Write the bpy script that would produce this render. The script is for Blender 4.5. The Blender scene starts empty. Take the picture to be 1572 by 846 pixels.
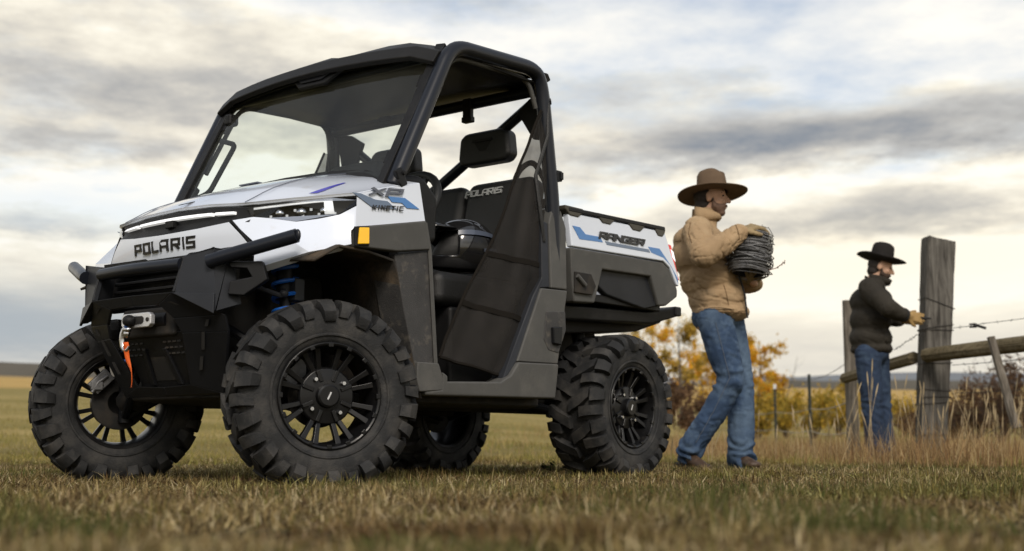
import bpy, bmesh, math, random
import numpy as np
from mathutils import Vector, Matrix, noise
rad = math.radians
scene = bpy.context.scene
col = scene.collection
random.seed(7)
rng = np.random.default_rng(11)

# ------------------------------------------------------------------ camera
CAM_H = 0.1833
cam_data = bpy.data.cameras.new('camera')
cam = bpy.data.objects.new('camera', cam_data)
col.objects.link(cam)
cam.location = (0, 0, CAM_H)
cam.rotation_euler = (rad(90 + 7.3517), 0, 0)
cam_data.sensor_width = 36.0
cam_data.lens = 36.0 * 1990.39 / 1572.0
cam_data.clip_start = 0.05
cam_data.clip_end = 20000
cam_data.dof.use_dof = True
cam_data.dof.focus_distance = 5.4
cam_data.dof.aperture_fstop = 2.8
scene.camera = cam

# ------------------------------------------------------------------ render / exposure
scene.view_settings.view_transform = 'Standard'
scene.view_settings.look = 'None'
scene.view_settings.exposure = 0.0
scene.view_settings.gamma = 1.0
scene.view_settings.use_curve_mapping = False

# ------------------------------------------------------------------ sun
SUN_ELEV, SUN_AZ = 38.0, 172.0        # azimuth from the view direction, + to the right
sd = bpy.data.lights.new('sun', 'SUN')
sd.energy = 2.4
sd.angle = rad(18)
sd.color = (1.0, 0.91, 0.79)
sun = bpy.data.objects.new('sun', sd)
col.objects.link(sun)
sun_dir = Vector((math.sin(rad(SUN_AZ)) * math.cos(rad(SUN_ELEV)), math.cos(rad(SUN_AZ)) * math.cos(rad(SUN_ELEV)), math.sin(rad(SUN_ELEV))))
sun.rotation_euler = sun_dir.to_track_quat('Z', 'Y').to_euler()

# ------------------------------------------------------------------ world: clear-sky blue in the gaps, a layered cloud deck over it
world = bpy.data.worlds.new('World')
scene.world = world
world.use_nodes = True
WT = world.node_tree
WT.nodes.clear()
def wn(t, **k):
    n = WT.nodes.new(t)
    for a, v in k.items():
        setattr(n, a, v)
    return n
def wl(a, b):
    WT.links.new(a, b)
def wmath(op, a, b=None, c=None, clamp=False):
    n = wn('ShaderNodeMath', operation=op, use_clamp=clamp)
    for i, v in enumerate((a, b, c)):
        if v is None:
            continue
        if isinstance(v, (int, float)):
            n.inputs[i].default_value = v
        else:
            wl(v, n.inputs[i])
    return n.outputs[0]
tc = wn('ShaderNodeTexCoord')
sep = wn('ShaderNodeSeparateXYZ')
wl(tc.outputs['Generated'], sep.inputs[0])
DEG = 57.29578
az = wmath('MULTIPLY', wmath('ARCTAN2', sep.outputs[0], sep.outputs[1]), DEG)
el = wmath('MULTIPLY', wmath('ARCSINE', sep.outputs[2]), DEG)
def wnoise(sx, sy, scale, detail, rough, off=0.0, dist=0.0):
    cb = wn('ShaderNodeCombineXYZ')
    wl(wmath('MULTIPLY', az, sx), cb.inputs[0])
    wl(wmath('MULTIPLY', el, sy), cb.inputs[1])
    cb.inputs[2].default_value = off
    nz = wn('ShaderNodeTexNoise')
    nz.inputs['Scale'].default_value = scale
    nz.inputs['Detail'].default_value = detail
    nz.inputs['Roughness'].default_value = rough
    nz.inputs['Distortion'].default_value = dist
    wl(cb.outputs[0], nz.inputs['Vector'])
    return nz.outputs['Fac']
n_warp = wnoise(0.05, 0.16, 1.0, 5, 0.55, 3.1)
n_warp2 = wnoise(0.05, 0.16, 1.0, 5, 0.55, 9.7)
n_streak = wnoise(0.055, 0.42, 1.0, 9, 0.60, 1.3, 0.0)
# the deck as a flat layer overhead: its cells shrink and crowd towards the horizon
zc = wmath('ADD', wmath('MAXIMUM', sep.outputs[2], 0.0), 0.055)
pu = wmath('DIVIDE', sep.outputs[0], zc); pv = wmath('DIVIDE', sep.outputs[1], zc)
def pnoise(su, sv, detail, rough, off):
    cb = wn('ShaderNodeCombineXYZ')
    wl(wmath('MULTIPLY', pu, su), cb.inputs[0]); wl(wmath('MULTIPLY', pv, sv), cb.inputs[1]); cb.inputs[2].default_value = off
    nz = wn('ShaderNodeTexNoise'); nz.inputs['Scale'].default_value = 1.0; nz.inputs['Detail'].default_value = detail; nz.inputs['Roughness'].default_value = rough
    wl(cb.outputs[0], nz.inputs['Vector']); return nz.outputs['Fac']
n_puff = pnoise(2.1, 1.9, 12, 0.66, 5.2)
n_fine = pnoise(6.5, 5.0, 10, 0.66, 7.7)
elw = wmath('ADD', el, wmath('MULTIPLY', wmath('SUBTRACT', n_warp, 0.5), 3.2))
elw = wmath('ADD', elw, wmath('MULTIPLY', wmath('SUBTRACT', n_fine, 0.5), 1.3))
azw = wmath('ADD', az, wmath('MULTIPLY', wmath('SUBTRACT', n_warp2, 0.5), 12.0))
def gauss(ce, we, ca=None, wa=1.0, amp=1.0, tilt=0.0):
    e0 = elw
    if tilt:
        e0 = wmath('SUBTRACT', elw, wmath('MULTIPLY', wmath('SUBTRACT', azw, ca), tilt))
    e = wmath('DIVIDE', wmath('SUBTRACT', e0, ce), we)
    q = wmath('MULTIPLY', e, e)
    if ca is not None:
        a = wmath('DIVIDE', wmath('SUBTRACT', azw, ca), wa)
        q = wmath('ADD', q, wmath('MULTIPLY', a, a))
    return wmath('MULTIPLY', wmath('EXPONENT', wmath('MULTIPLY', q, -1.0)), amp)
BANDS = [  # centre elevation, half height, centre azimuth, half width, darkness, tilt
    (14.9, 2.3, -17.0, 11.0, 0.50, 0.04), (12.6, 0.9, -17.0, 9.0, 0.30, 0.03), (17.4, 1.2, -9.0, 6.0, 0.20, 0.0),
    (13.3, 1.2, 16.0, 11.0, 0.86, 0.05), (12.2, 0.8, 21.0, 7.0, 0.35, 0.08), (9.2, 0.75, 17.0, 7.5, 0.60, 0.0), (15.6, 0.8, 9.0, 8.0, 0.32, 0.08), (9.9, 0.4, 20.0, 3.5, 0.25, 0.05),
    (5.3, 1.5, -24.0, 9.0, 0.36, 0.0), (8.9, 0.4, -21.0, 3.0, 0.28, 0.0), (12.9, 1.6, 4.0, 8.0, 0.22, 0.0),
    (14.0, 3.0, 75.0, 26.0, 0.6, 0.0), (13.0, 3.0, -75.0, 26.0, 0.6, 0.0), (15.0, 3.5, 140.0, 30.0, 0.5, 0.0), (12.0, 3.0, -140.0, 30.0, 0.5, 0.0),
    (10.2, 1.3, -11.0, 9.0, -0.28, 0.0), (11.0, 0.6, 13.0, 13.0, -0.24, 0.04), (7.6, 1.1, 14.0, 12.0, -0.46, 0.0), (18.4, 2.4, 13.0, 11.0, -0.36, 0.0), (16.9, 1.4, 11.0, 14.0, -0.26, 0.0), (6.2, 0.6, 16.0, 9.0, -0.15, 0.0)]
dens = wmath('MULTIPLY', wmath('SUBTRACT', n_streak, 0.46), 0.85)
dens = wmath('ADD', dens, wmath('MULTIPLY', wmath('SUBTRACT', n_puff, 0.5), 1.50))
dens = wmath('ADD', dens, wmath('MULTIPLY', wmath('SUBTRACT', n_fine, 0.5), 0.50))
calm = wmath('ADD', wmath('MULTIPLY', wmath('SUBTRACT', el, 5.0), 0.19, clamp=True), 0.16, clamp=True)   # the far deck near the horizon reads smooth
dens = wmath('MULTIPLY', dens, calm)
low = wmath('DIVIDE', wmath('SUBTRACT', el, 3.6), 2.9)
dens = wmath('ADD', dens, wmath('MULTIPLY', wmath('EXPONENT', wmath('MULTIPLY', wmath('MULTIPLY', low, low), -1.0)), 0.30))
dens = wmath('ADD', dens, 0.03)
for ce, we, ca, wa, amp, tilt in BANDS:
    dens = wmath('ADD', dens, gauss(ce, we, ca, wa, amp, tilt))
ramp = wn('ShaderNodeValToRGB')
cr = ramp.color_ramp
cr.elements[0].position = 0.0;  cr.elements[0].color = (1.10, 1.06, 0.97, 1)
cr.elements[1].position = 1.0;  cr.elements[1].color = (0.27, 0.30, 0.345, 1)
for p_, c_ in ((0.14, (1.0, 0.945, 0.81)), (0.30, (0.84, 0.79, 0.685)), (0.52, (0.60, 0.58, 0.54)), (0.78, (0.41, 0.415, 0.42))):
    e_ = cr.elements.new(p_); e_.color = c_ + (1,)
wl(wmath('ADD', dens, 0.0, clamp=True), ramp.inputs[0])
sky = wn('ShaderNodeTexSky', sky_type='NISHITA', sun_disc=False)
sky.sun_elevation = rad(SUN_ELEV)
sky.sun_rotation = rad(SUN_AZ)
sky.air_density = 1.0
sky.dust_density = 1.0
skyc = wn('ShaderNodeVectorMath', operation='SCALE')
wl(sky.outputs[0], skyc.inputs[0]); skyc.inputs['Scale'].default_value = 0.13
# openings in the deck: mostly high up, and a pale clear strip low down
gap = wmath('SUBTRACT', pnoise(1.3, 1.2, 9, 0.58, 13.4), 0.475)
gap = wmath('ADD', gap, wmath('MULTIPLY', wmath('SUBTRACT', el, 16.3), 0.016))
gap = wmath('MULTIPLY', gap, 5.0, clamp=True)
thin = wmath('SUBTRACT', 1.0, wmath('MULTIPLY', wmath('SUBTRACT', dens, 0.20), 2.0), clamp=True)
gap = wmath('MULTIPLY', wmath('MULTIPLY', gap, thin), 0.66)
gap2 = wmath('MULTIPLY', gauss(9.6, 1.1, -19.0, 8.0, 0.34), 1.0)
gap = wmath('MAXIMUM', gap, gap2)
mix = wn('ShaderNodeMix', data_type='RGBA')
wl(gap, mix.inputs['Factor'])
wl(ramp.outputs[0], mix.inputs['A'])
wl(skyc.outputs[0], mix.inputs['B'])
def tint(src, fac, rgb):
    m_ = wn('ShaderNodeMix', data_type='RGBA'); wl(fac, m_.inputs['Factor']); wl(src, m_.inputs['A']); m_.inputs['B'].default_value = (*rgb, 1); return m_.outputs['Result']
skyout = tint(mix.outputs['Result'], gauss(5.0, 1.9, -24.0, 12.0, 0.72), (0.40, 0.465, 0.52))      # blue-grey bank low in the north
skyout = tint(skyout, gauss(7.6, 1.6, 15.0, 11.0, 0.66), (1.10, 1.00, 0.78))                      # clear bright strip where the light comes through
bg = wn('ShaderNodeBackground')
wl(skyout, bg.inputs[0]); bg.inputs[1].default_value = 1.0
wo = wn('ShaderNodeOutputWorld')
wl(bg.outputs[0], wo.inputs[0])

# ------------------------------------------------------------------ helpers: tags, meshes
def tag(o, label=None, cat=None, group=None, kind=None):
    if label: o['label'] = label
    if cat: o['category'] = cat
    if group: o['group'] = group
    if kind: o['kind'] = kind
    return o

def empty(name, loc=(0, 0, 0), rz=0.0, parent=None):
    o = bpy.data.objects.new(name, None)
    col.objects.link(o)
    o.location = loc
    o.rotation_euler = (0, 0, rz)
    o.empty_display_size = 0.1
    if parent: o.parent = parent
    return o

def V3(p): return Vector(p)

class MB:
    def __init__(self):
        self.v = []; self.f = []
    def add(self, vs, fs):
        b = len(self.v)
        self.v += [tuple(p) for p in vs]
        self.f += [tuple(b + i for i in q) for q in fs]
        return self
    def box(self, c, s, R=None):
        c = Vector(c); vs = []
        for x in (-.5, .5):
            for y in (-.5, .5):
                for z in (-.5, .5):
                    q = Vector((x * s[0], y * s[1], z * s[2]))
                    if R is not None: q = R @ q
                    vs.append(c + q)
        return self.add(vs, [(0, 1, 3, 2), (4, 6, 7, 5), (0, 4, 5, 1), (2, 3, 7, 6), (0, 2, 6, 4), (1, 5, 7, 3)])
    def prism(self, poly, off):
        off = Vector(off); n = len(poly)
        a = [Vector(p) for p in poly]; b = [p + off for p in a]
        nrm = Vector((0, 0, 0))
        for i in range(n):
            nrm += (a[i]).cross(a[(i + 1) % n])
        fs = [tuple(range(n)), tuple(range(2 * n - 1, n - 1, -1))]
        fs += [((i + 1) % n, i, n + i, n + (i + 1) % n) for i in range(n)]
        if nrm.dot(off) > 0:
            fs = [tuple(reversed(q)) for q in fs]
        return self.add(a + b, fs)
    def tube(self, path, r, n=10, cap=True):
        P = [Vector(p) for p in path]; m = len(P)
        rs = r if isinstance(r, (list, tuple)) else [r] * m
        T = []
        for i in range(m):
            t = (P[min(i + 1, m - 1)] - P[max(i - 1, 0)])
            T.append(t.normalized() if t.length > 1e-9 else Vector((0, 0, 1)))
        up = Vector((0, 0, 1)) if abs(T[0].z) < .9 else Vector((1, 0, 0))
        N = (up - T[0] * up.dot(T[0])).normalized()
        vs = []
        for i in range(m):
            N = (N - T[i] * N.dot(T[i])).normalized()
            B = T[i].cross(N)
            for k in range(n):
                a = 2 * math.pi * k / n
                vs.append(P[i] + (N * math.cos(a) + B * math.sin(a)) * rs[i])
        fs = []
        for i in range(m - 1):
            for k in range(n):
                k2 = (k + 1) % n
                fs.append((i * n + k, i * n + k2, (i + 1) * n + k2, (i + 1) * n + k))
        if cap:
            fs.append(tuple(range(n - 1, -1, -1))); fs.append(tuple(range((m - 1) * n, m * n)))
        return self.add(vs, fs)
    def lathe(self, prof, n=32, axis='y', c=(0, 0, 0), close=False):
        # prof: list of (radius, along)
        c = Vector(c); vs = []; m = len(prof)
        for r, a in prof:
            for k in range(n):
                t = 2 * math.pi * k / n
                x, z = r * math.cos(t), r * math.sin(t)
                q = {'y': (x, a, z), 'z': (x, z, a), 'x': (a, x, z)}[axis]
                vs.append(c + Vector(q))
        fs = []
        for i in range(m - 1 + (1 if close else 0)):
            j = (i + 1) % m
            for k in range(n):
                k2 = (k + 1) % n
                fs.append((i * n + k, i * n + k2, j * n + k2, j * n + k))
        return self.add(vs, fs)
    def grid(self, rows):
        m = len(rows[0]); vs = [p for r in rows for p in r]; fs = []
        for i in range(len(rows) - 1):
            for j in range(m - 1):
                fs.append((i * m + j, i * m + j + 1, (i + 1) * m + j + 1, (i + 1) * m + j))
        return self.add(vs, fs)
    def ball(self, c, r, nu=14, nv=9, R=None):
        c = Vector(c); rs = r if isinstance(r, (tuple, list)) else (r, r, r)
        rows = []
        vs = []; fs = []
        for i in range(nv + 1):
            ph = math.pi * i / nv
            for k in range(nu):
                t = 2 * math.pi * k / nu
                q = Vector((rs[0] * math.sin(ph) * math.cos(t), rs[1] * math.sin(ph) * math.sin(t), rs[2] * math.cos(ph)))
                if R is not None: q = R @ q
                vs.append(c + q)
        for i in range(nv):
            for k in range(nu):
                k2 = (k + 1) % nu
                fs.append((i * nu + k, (i + 1) * nu + k, (i + 1) * nu + k2, i * nu + k2))
        return self.add(vs, fs)
    def mirror(self):
        m = MB(); m.v = [(x, -y, z) for x, y, z in self.v]; m.f = [tuple(reversed(q)) for q in self.f]
        return m
    def build(self, name, material, parent=None, smooth=38, bevel=0.0, seg=2, solid=0.0, sub=0, merge=True):
        me = bpy.data.meshes.new(name)
        me.from_pydata(self.v, [], self.f)
        bm = bmesh.new(); bm.from_mesh(me)
        if merge: bmesh.ops.remove_doubles(bm, verts=bm.verts, dist=1e-5)
        if merge: bmesh.ops.recalc_face_normals(bm, faces=bm.faces)
        bm.to_mesh(me); bm.free()
        me.materials.append(material)
        if smooth:
            me.shade_smooth(); me.set_sharp_from_angle(angle=rad(smooth))
        else:
            me.shade_flat()
        o = bpy.data.objects.new(name, me)
        col.objects.link(o)
        if parent: o.parent = parent
        if solid:
            md = o.modifiers.new('solid', 'SOLIDIFY'); md.thickness = abs(solid); md.offset = -1 if solid > 0 else 1
        if bevel:
            md = o.modifiers.new('bevel', 'BEVEL'); md.width = bevel; md.segments = seg; md.limit_method = 'ANGLE'; md.angle_limit = rad(25)
            md.harden_normals = bool(smooth)
        if sub:
            md = o.modifiers.new('sub', 'SUBSURF'); md.levels = sub; md.render_levels = sub
        return o

def mesh_np(name, verts, faces_flat, sizes, material, parent=None, colors=None):
    """Fast mesh from numpy: verts (n,3), flat loop indices and polygon sizes, optional per-vertex colour."""
    me = bpy.data.meshes.new(name)
    nv, nl, nf = len(verts), len(faces_flat), len(sizes)
    me.vertices.add(nv); me.vertices.foreach_set('co', np.ascontiguousarray(verts, dtype=np.float32).ravel())
    me.loops.add(nl); me.loops.foreach_set('vertex_index', np.ascontiguousarray(faces_flat, dtype=np.int32))
    me.polygons.add(nf)
    starts = np.concatenate([[0], np.cumsum(sizes)[:-1]]).astype(np.int32)
    me.polygons.foreach_set('loop_start', starts)
    me.update(calc_edges=True)
    if colors is not None:
        at = me.color_attributes.new('tint', 'FLOAT_COLOR', 'POINT')
        c4 = np.ones((nv, 4), dtype=np.float32); c4[:, :3] = colors
        at.data.foreach_set('color', c4.ravel())
    me.materials.append(material)
    o = bpy.data.objects.new(name, me); col.objects.link(o)
    if parent: o.parent = parent
    return o

# ------------------------------------------------------------------ helpers: materials
def mk(name, rgb, rough=0.5, metal=0.0, spec=0.5, var=0.0, vscale=8.0, var2=None, bump=0.0, bscale=60.0, coat=0.0, emis=None, estr=0.0, rvar=0.0, stretch=None, dust=None, dscale=5.0, dlo=0.5, dhi=0.75, crease=0.0, cscale=(7, 7, 7)):
    m = bpy.data.materials.new(name); m.use_nodes = True
    nt = m.node_tree; b = nt.nodes['Principled BSDF']
    b.inputs['Base Color'].default_value = (*rgb, 1)
    b.inputs['Roughness'].default_value = rough
    b.inputs['Metallic'].default_value = metal
    b.inputs['Specular IOR Level'].default_value = spec
    if coat:
        b.inputs['Coat Weight'].default_value = coat; b.inputs['Coat Roughness'].default_value = 0.06
    if emis:
        b.inputs['Emission Color'].default_value = (*emis, 1); b.inputs['Emission Strength'].default_value = estr
    L = nt.links.new
    tcn = nt.nodes.new('ShaderNodeTexCoord')
    src = tcn.outputs['Object']
    if stretch:
        mp = nt.nodes.new('ShaderNodeMapping'); mp.inputs['Scale'].default_value = stretch
        L(src, mp.inputs[0]); src = mp.outputs[0]
    def nz(scale, detail=5, rough_=0.6):
        n = nt.nodes.new('ShaderNodeTexNoise'); n.inputs['Scale'].default_value = scale
        n.inputs['Detail'].default_value = detail; n.inputs['Roughness'].default_value = rough_
        L(src, n.inputs['Vector']); return n
    csock = None
    if var or var2:
        n = nz(vscale)
        r = nt.nodes.new('ShaderNodeValToRGB')
        r.color_ramp.elements[0].position = .3; r.color_ramp.elements[1].position = .7
        c2 = var2 if var2 else tuple(min(1, c * (1 + var)) for c in rgb)
        c1 = rgb if var2 else tuple(c * (1 - var) for c in rgb)
        r.color_ramp.elements[0].color = (*c1, 1); r.color_ramp.elements[1].color = (*c2, 1)
        L(n.outputs['Fac'], r.inputs[0]); csock = r.outputs[0]
    if dust:
        n = nz(dscale, 8, .65)
        r = nt.nodes.new('ShaderNodeMapRange'); r.inputs['From Min'].default_value = dlo; r.inputs['From Max'].default_value = dhi
        L(n.outputs['Fac'], r.inputs['Value'])
        mx = nt.nodes.new('ShaderNodeMix'); mx.data_type = 'RGBA'
        L(r.outputs[0], mx.inputs['Factor'])
        if csock: L(csock, mx.inputs['A'])
        else: mx.inputs['A'].default_value = (*rgb, 1)
        mx.inputs['B'].default_value = (*dust, 1)
        csock = mx.outputs['Result']
    if csock: L(csock, b.inputs['Base Color'])
    if rvar:
        n = nz(vscale * 1.7)
        r = nt.nodes.new('ShaderNodeMapRange'); r.inputs['To Min'].default_value = max(0.02, rough - rvar); r.inputs['To Max'].default_value = min(1, rough + rvar)
        L(n.outputs['Fac'], r.inputs['Value']); L(r.outputs[0], b.inputs['Roughness'])
    if bump:
        n = nz(bscale, 6)
        bp = nt.nodes.new('ShaderNodeBump'); bp.inputs['Strength'].default_value = bump; bp.inputs['Distance'].default_value = 0.01
        L(n.outputs['Fac'], bp.inputs['Height']); L(bp.outputs[0], b.inputs['Normal'])
    if crease:
        mp2 = nt.nodes.new('ShaderNodeMapping'); mp2.inputs['Scale'].default_value = cscale
        L(tcn.outputs['Object'], mp2.inputs[0])
        n = nt.nodes.new('ShaderNodeTexNoise'); n.noise_type = 'RIDGED_MULTIFRACTAL'
        n.inputs['Scale'].default_value = 1.0; n.inputs['Detail'].default_value = 2.5; n.inputs['Roughness'].default_value = .5; n.inputs['Distortion'].default_value = .9
        L(mp2.outputs[0], n.inputs['Vector'])
        b2 = nt.nodes.new('ShaderNodeBump'); b2.inputs['Strength'].default_value = crease; b2.inputs['Distance'].default_value = .02
        L(n.outputs['Fac'], b2.inputs['Height'])
        old = b.inputs['Normal'].links
        if old: L(old[0].from_node.outputs[0], b2.inputs['Normal'])
        L(b2.outputs[0], b.inputs['Normal'])
    return m

def mk_tint(name, rough=0.8, transl=0.0, spec=0.2):
    """colour comes from the mesh's own per-blade / per-leaf tint"""
    m = bpy.data.materials.new(name); m.use_nodes = True
    nt = m.node_tree; b = nt.nodes['Principled BSDF']
    a = nt.nodes.new('ShaderNodeAttribute'); a.attribute_name = 'tint'
    nt.links.new(a.outputs['Color'], b.inputs['Base Color'])
    b.inputs['Roughness'].default_value = rough; b.inputs['Specular IOR Level'].default_value = spec
    if transl:
        t = nt.nodes.new('ShaderNodeBsdfTranslucent'); nt.links.new(a.outputs['Color'], t.inputs['Color'])
        mx = nt.nodes.new('ShaderNodeMixShader'); mx.inputs[0].default_value = transl
        out = [n for n in nt.nodes if n.type == 'OUTPUT_MATERIAL'][0]
        nt.links.new(b.outputs[0], mx.inputs[1]); nt.links.new(t.outputs[0], mx.inputs[2]); nt.links.new(mx.outputs[0], out.inputs['Surface'])
    return m

def smooth01(x, a, b):
    t = np.clip((x - a) / (b - a), 0, 1); return t * t * (3 - 2 * t)
# ------------------------------------------------------------------ ground
PL = np.array([(0, .022), (9, .022), (13, .05), (20, .30), (30, .75), (60, 2.2), (130, 5.1), (200, 7.3), (215, 7.6), (400, 17.5), (700, 35.0), (850, 38.0), (1100, 36.0), (6000, 0.0)])
PR = np.array([(0, .022), (11, .022), (16, .035), (40, .35), (80, 1.3), (150, 3.6), (215, 5.6), (300, 10.0), (500, 18.0), (800, 33.5), (950, 36.0), (1200, 34.0), (6000, 0.0)])
def ground_z(x, y):
    x = np.asarray(x, float); y = np.asarray(y, float)
    d = np.sqrt(x * x + y * y)
    zl = np.interp(d, PL[:, 0], PL[:, 1]); zr = np.interp(d, PR[:, 0], PR[:, 1])
    a = np.degrees(np.arctan2(x, np.maximum(y, 1e-3)))
    k = smooth01(a, -2, 9)
    z = zl * (1 - k) + zr * k
    z = np.where(y > 0, z, z * 0.4)
    und = 0.012 * np.sin(x * 1.7 + 1.1) * np.sin(y * 1.3) + 0.25 * np.clip((d - 40) / 60, 0, 1) * np.sin(x * .05) * np.sin(y * .043 + 1)
    far = np.clip((d - 220) / 300, 0, 1) * (1.6 * np.sin(x * .011 + 2) + 1.2 * np.sin(x * .027 + y * .006))
    near = np.clip((d - 9) / 4, 0, 1)
    return z + und * near + far

m_ground = bpy.data.materials.new('pasture_soil'); m_ground.use_nodes = True
def _ground_mat(m):
    nt = m.node_tree; b = nt.nodes['Principled BSDF']; L = nt.links.new
    b.inputs['Roughness'].default_value = .95; b.inputs['Specular IOR Level'].default_value = .1
    g = nt.nodes.new('ShaderNodeNewGeometry')
    def nz(scale, det=6, vec=None):
        n = nt.nodes.new('ShaderNodeTexNoise'); n.inputs['Scale'].default_value = scale; n.inputs['Detail'].default_value = det; n.inputs['Roughness'].default_value = .62
        L(vec or g.outputs['Position'], n.inputs['Vector']); return n.outputs['Fac']
    def ramp(fac, *st):
        r = nt.nodes.new('ShaderNodeValToRGB'); e = r.color_ramp.elements
        e[0].position, e[0].color = st[0][0], (*st[0][1], 1); e[1].position, e[1].color = st[-1][0], (*st[-1][1], 1)
        for p, c in st[1:-1]:
            k = e.new(p); k.color = (*c, 1)
        L(fac, r.inputs[0]); return r.outputs[0]
    def mixc(f, a, b_):
        x = nt.nodes.new('ShaderNodeMix'); x.data_type = 'RGBA'; L(f, x.inputs['Factor']); L(a, x.inputs['A']); L(b_, x.inputs['B']); return x.outputs['Result']
    near = ramp(nz(5.0, 9), (.30, (.040, .028, .016)), (.48, (.085, .070, .030)), (.62, (.12, .10, .045)), (.75, (.16, .125, .065)))
    mp = nt.nodes.new('ShaderNodeMapping'); mp.inputs['Scale'].default_value = (.3, 1, 1); L(g.outputs['Position'], mp.inputs[0])
    mid = ramp(nz(.35, 9, mp.outputs[0]), (.32, (.17, .145, .042)), (.5, (.25, .20, .070)), (.68, (.36, .28, .115)))
    mp2 = nt.nodes.new('ShaderNodeMapping'); mp2.inputs['Scale'].default_value = (.25, 1, 1); L(g.outputs['Position'], mp2.inputs[0])
    far = ramp(nz(.011, 7, mp2.outputs[0]), (.30, (.10, .08, .04)), (.42, (.36, .24, .085)), (.52, (.48, .32, .11)), (.62, (.30, .21, .09)), (.72, (.52, .37, .16)))
    sx = nt.nodes.new('ShaderNodeVectorMath'); sx.operation = 'LENGTH'; L(g.outputs['Position'], sx.inputs[0])
    def mr(a, b_):
        r = nt.nodes.new('ShaderNodeMapRange'); r.inputs['From Min'].default_value = a; r.inputs['From Max'].default_value = b_; L(sx.outputs['Value'], r.inputs['Value']); return r.outputs[0]
    c = mixc(mr(9, 18), near, mid); c = mixc(mr(150, 260), c, far)
    L(c, b.inputs['Base Color'])
    bp = nt.nodes.new('ShaderNodeBump'); bp.inputs['Strength'].default_value = .8; bp.inputs['Distance'].default_value = .03
    L(nz(28, 8), bp.inputs['Height']); L(bp.outputs[0], b.inputs['Normal'])
_ground_mat(m_ground)

rr = np.concatenate([[0.0], np.geomspace(.6, 6000, 150)])
aa = np.radians(np.concatenate([np.linspace(-180, -30, 40, endpoint=False), np.linspace(-30, 30, 160, endpoint=False), np.linspace(30, 180, 41)]))
RR, AA = np.meshgrid(rr, aa, indexing='ij')
GX, GY = RR * np.sin(AA), RR * np.cos(AA)
GV = np.stack([GX, GY, ground_z(GX, GY)], -1).reshape(-1, 3)
ni, nj = RR.shape
ii, jj = np.meshgrid(np.arange(ni - 1), np.arange(nj - 1), indexing='ij')
q0 = (ii * nj + jj).ravel()
gf = np.stack([q0, q0 + nj, q0 + nj + 1, q0 + 1], 1)
ground = mesh_np('ground', GV, gf.ravel(), np.full(len(gf), 4), m_ground)
ground.data.shade_smooth()
tag(ground, kind='structure')

# pale dirt road across the far left pasture
m_road = mk('dirt_road', (.55, .50, .42), .95, var=.15, vscale=.2)
rb = MB()
ra, rb_ = [], []
for a in np.linspace(-48, 2, 60):
    t = rad(a)
    for lst, d in ((ra, 186 + a * .25), (rb_, 206 + a * .25)):
        x, y = d * math.sin(t), d * math.cos(t)
        lst.append((x, y, float(ground_z(x, y)) + .12))
rb.grid([ra, rb_])
road = rb.build('dirt_road', m_road, merge=False)
tag(road, kind='structure')

# far hill ranges
def hill_range(name, dist, base_deg, amp_deg, seed, material, a0=-60, a1=60, drop=None):
    mb = MB(); top, bot, back = [], [], []
    for a in np.linspace(a0, a1, 160):
        t = rad(a)
        h = base_deg + amp_deg * (noise.noise(Vector((a * .06, seed, 0))) + .5 * noise.noise(Vector((a * .2, seed, 3))) + .2 * noise.noise(Vector((a * .7, seed, 5))))
        if drop: h += drop(a)
        z = dist * math.tan(rad(h))
        top.append((dist * math.sin(t), dist * math.cos(t), z))
        bot.append(((dist - 900) * math.sin(t), (dist - 900) * math.cos(t), -5))
        back.append(((dist + 900) * math.sin(t), (dist + 900) * math.cos(t), -5))
    mb.grid([bot, top, back])
    o = mb.build(name, material, merge=False)
    return tag(o, kind='structure')
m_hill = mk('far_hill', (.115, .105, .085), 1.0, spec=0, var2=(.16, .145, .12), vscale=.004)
m_hill_hazed = mk('hazed_hill', (.20, .22, .24), 1.0, spec=0, var2=(.24, .25, .26), vscale=.003)  # distance haze is put into this blue-grey base colour
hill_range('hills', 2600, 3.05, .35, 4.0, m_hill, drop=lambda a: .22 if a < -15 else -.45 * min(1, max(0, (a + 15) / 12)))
hill_range('hills', 5200, 2.9, .22, 8.0, m_hill_hazed)

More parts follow.
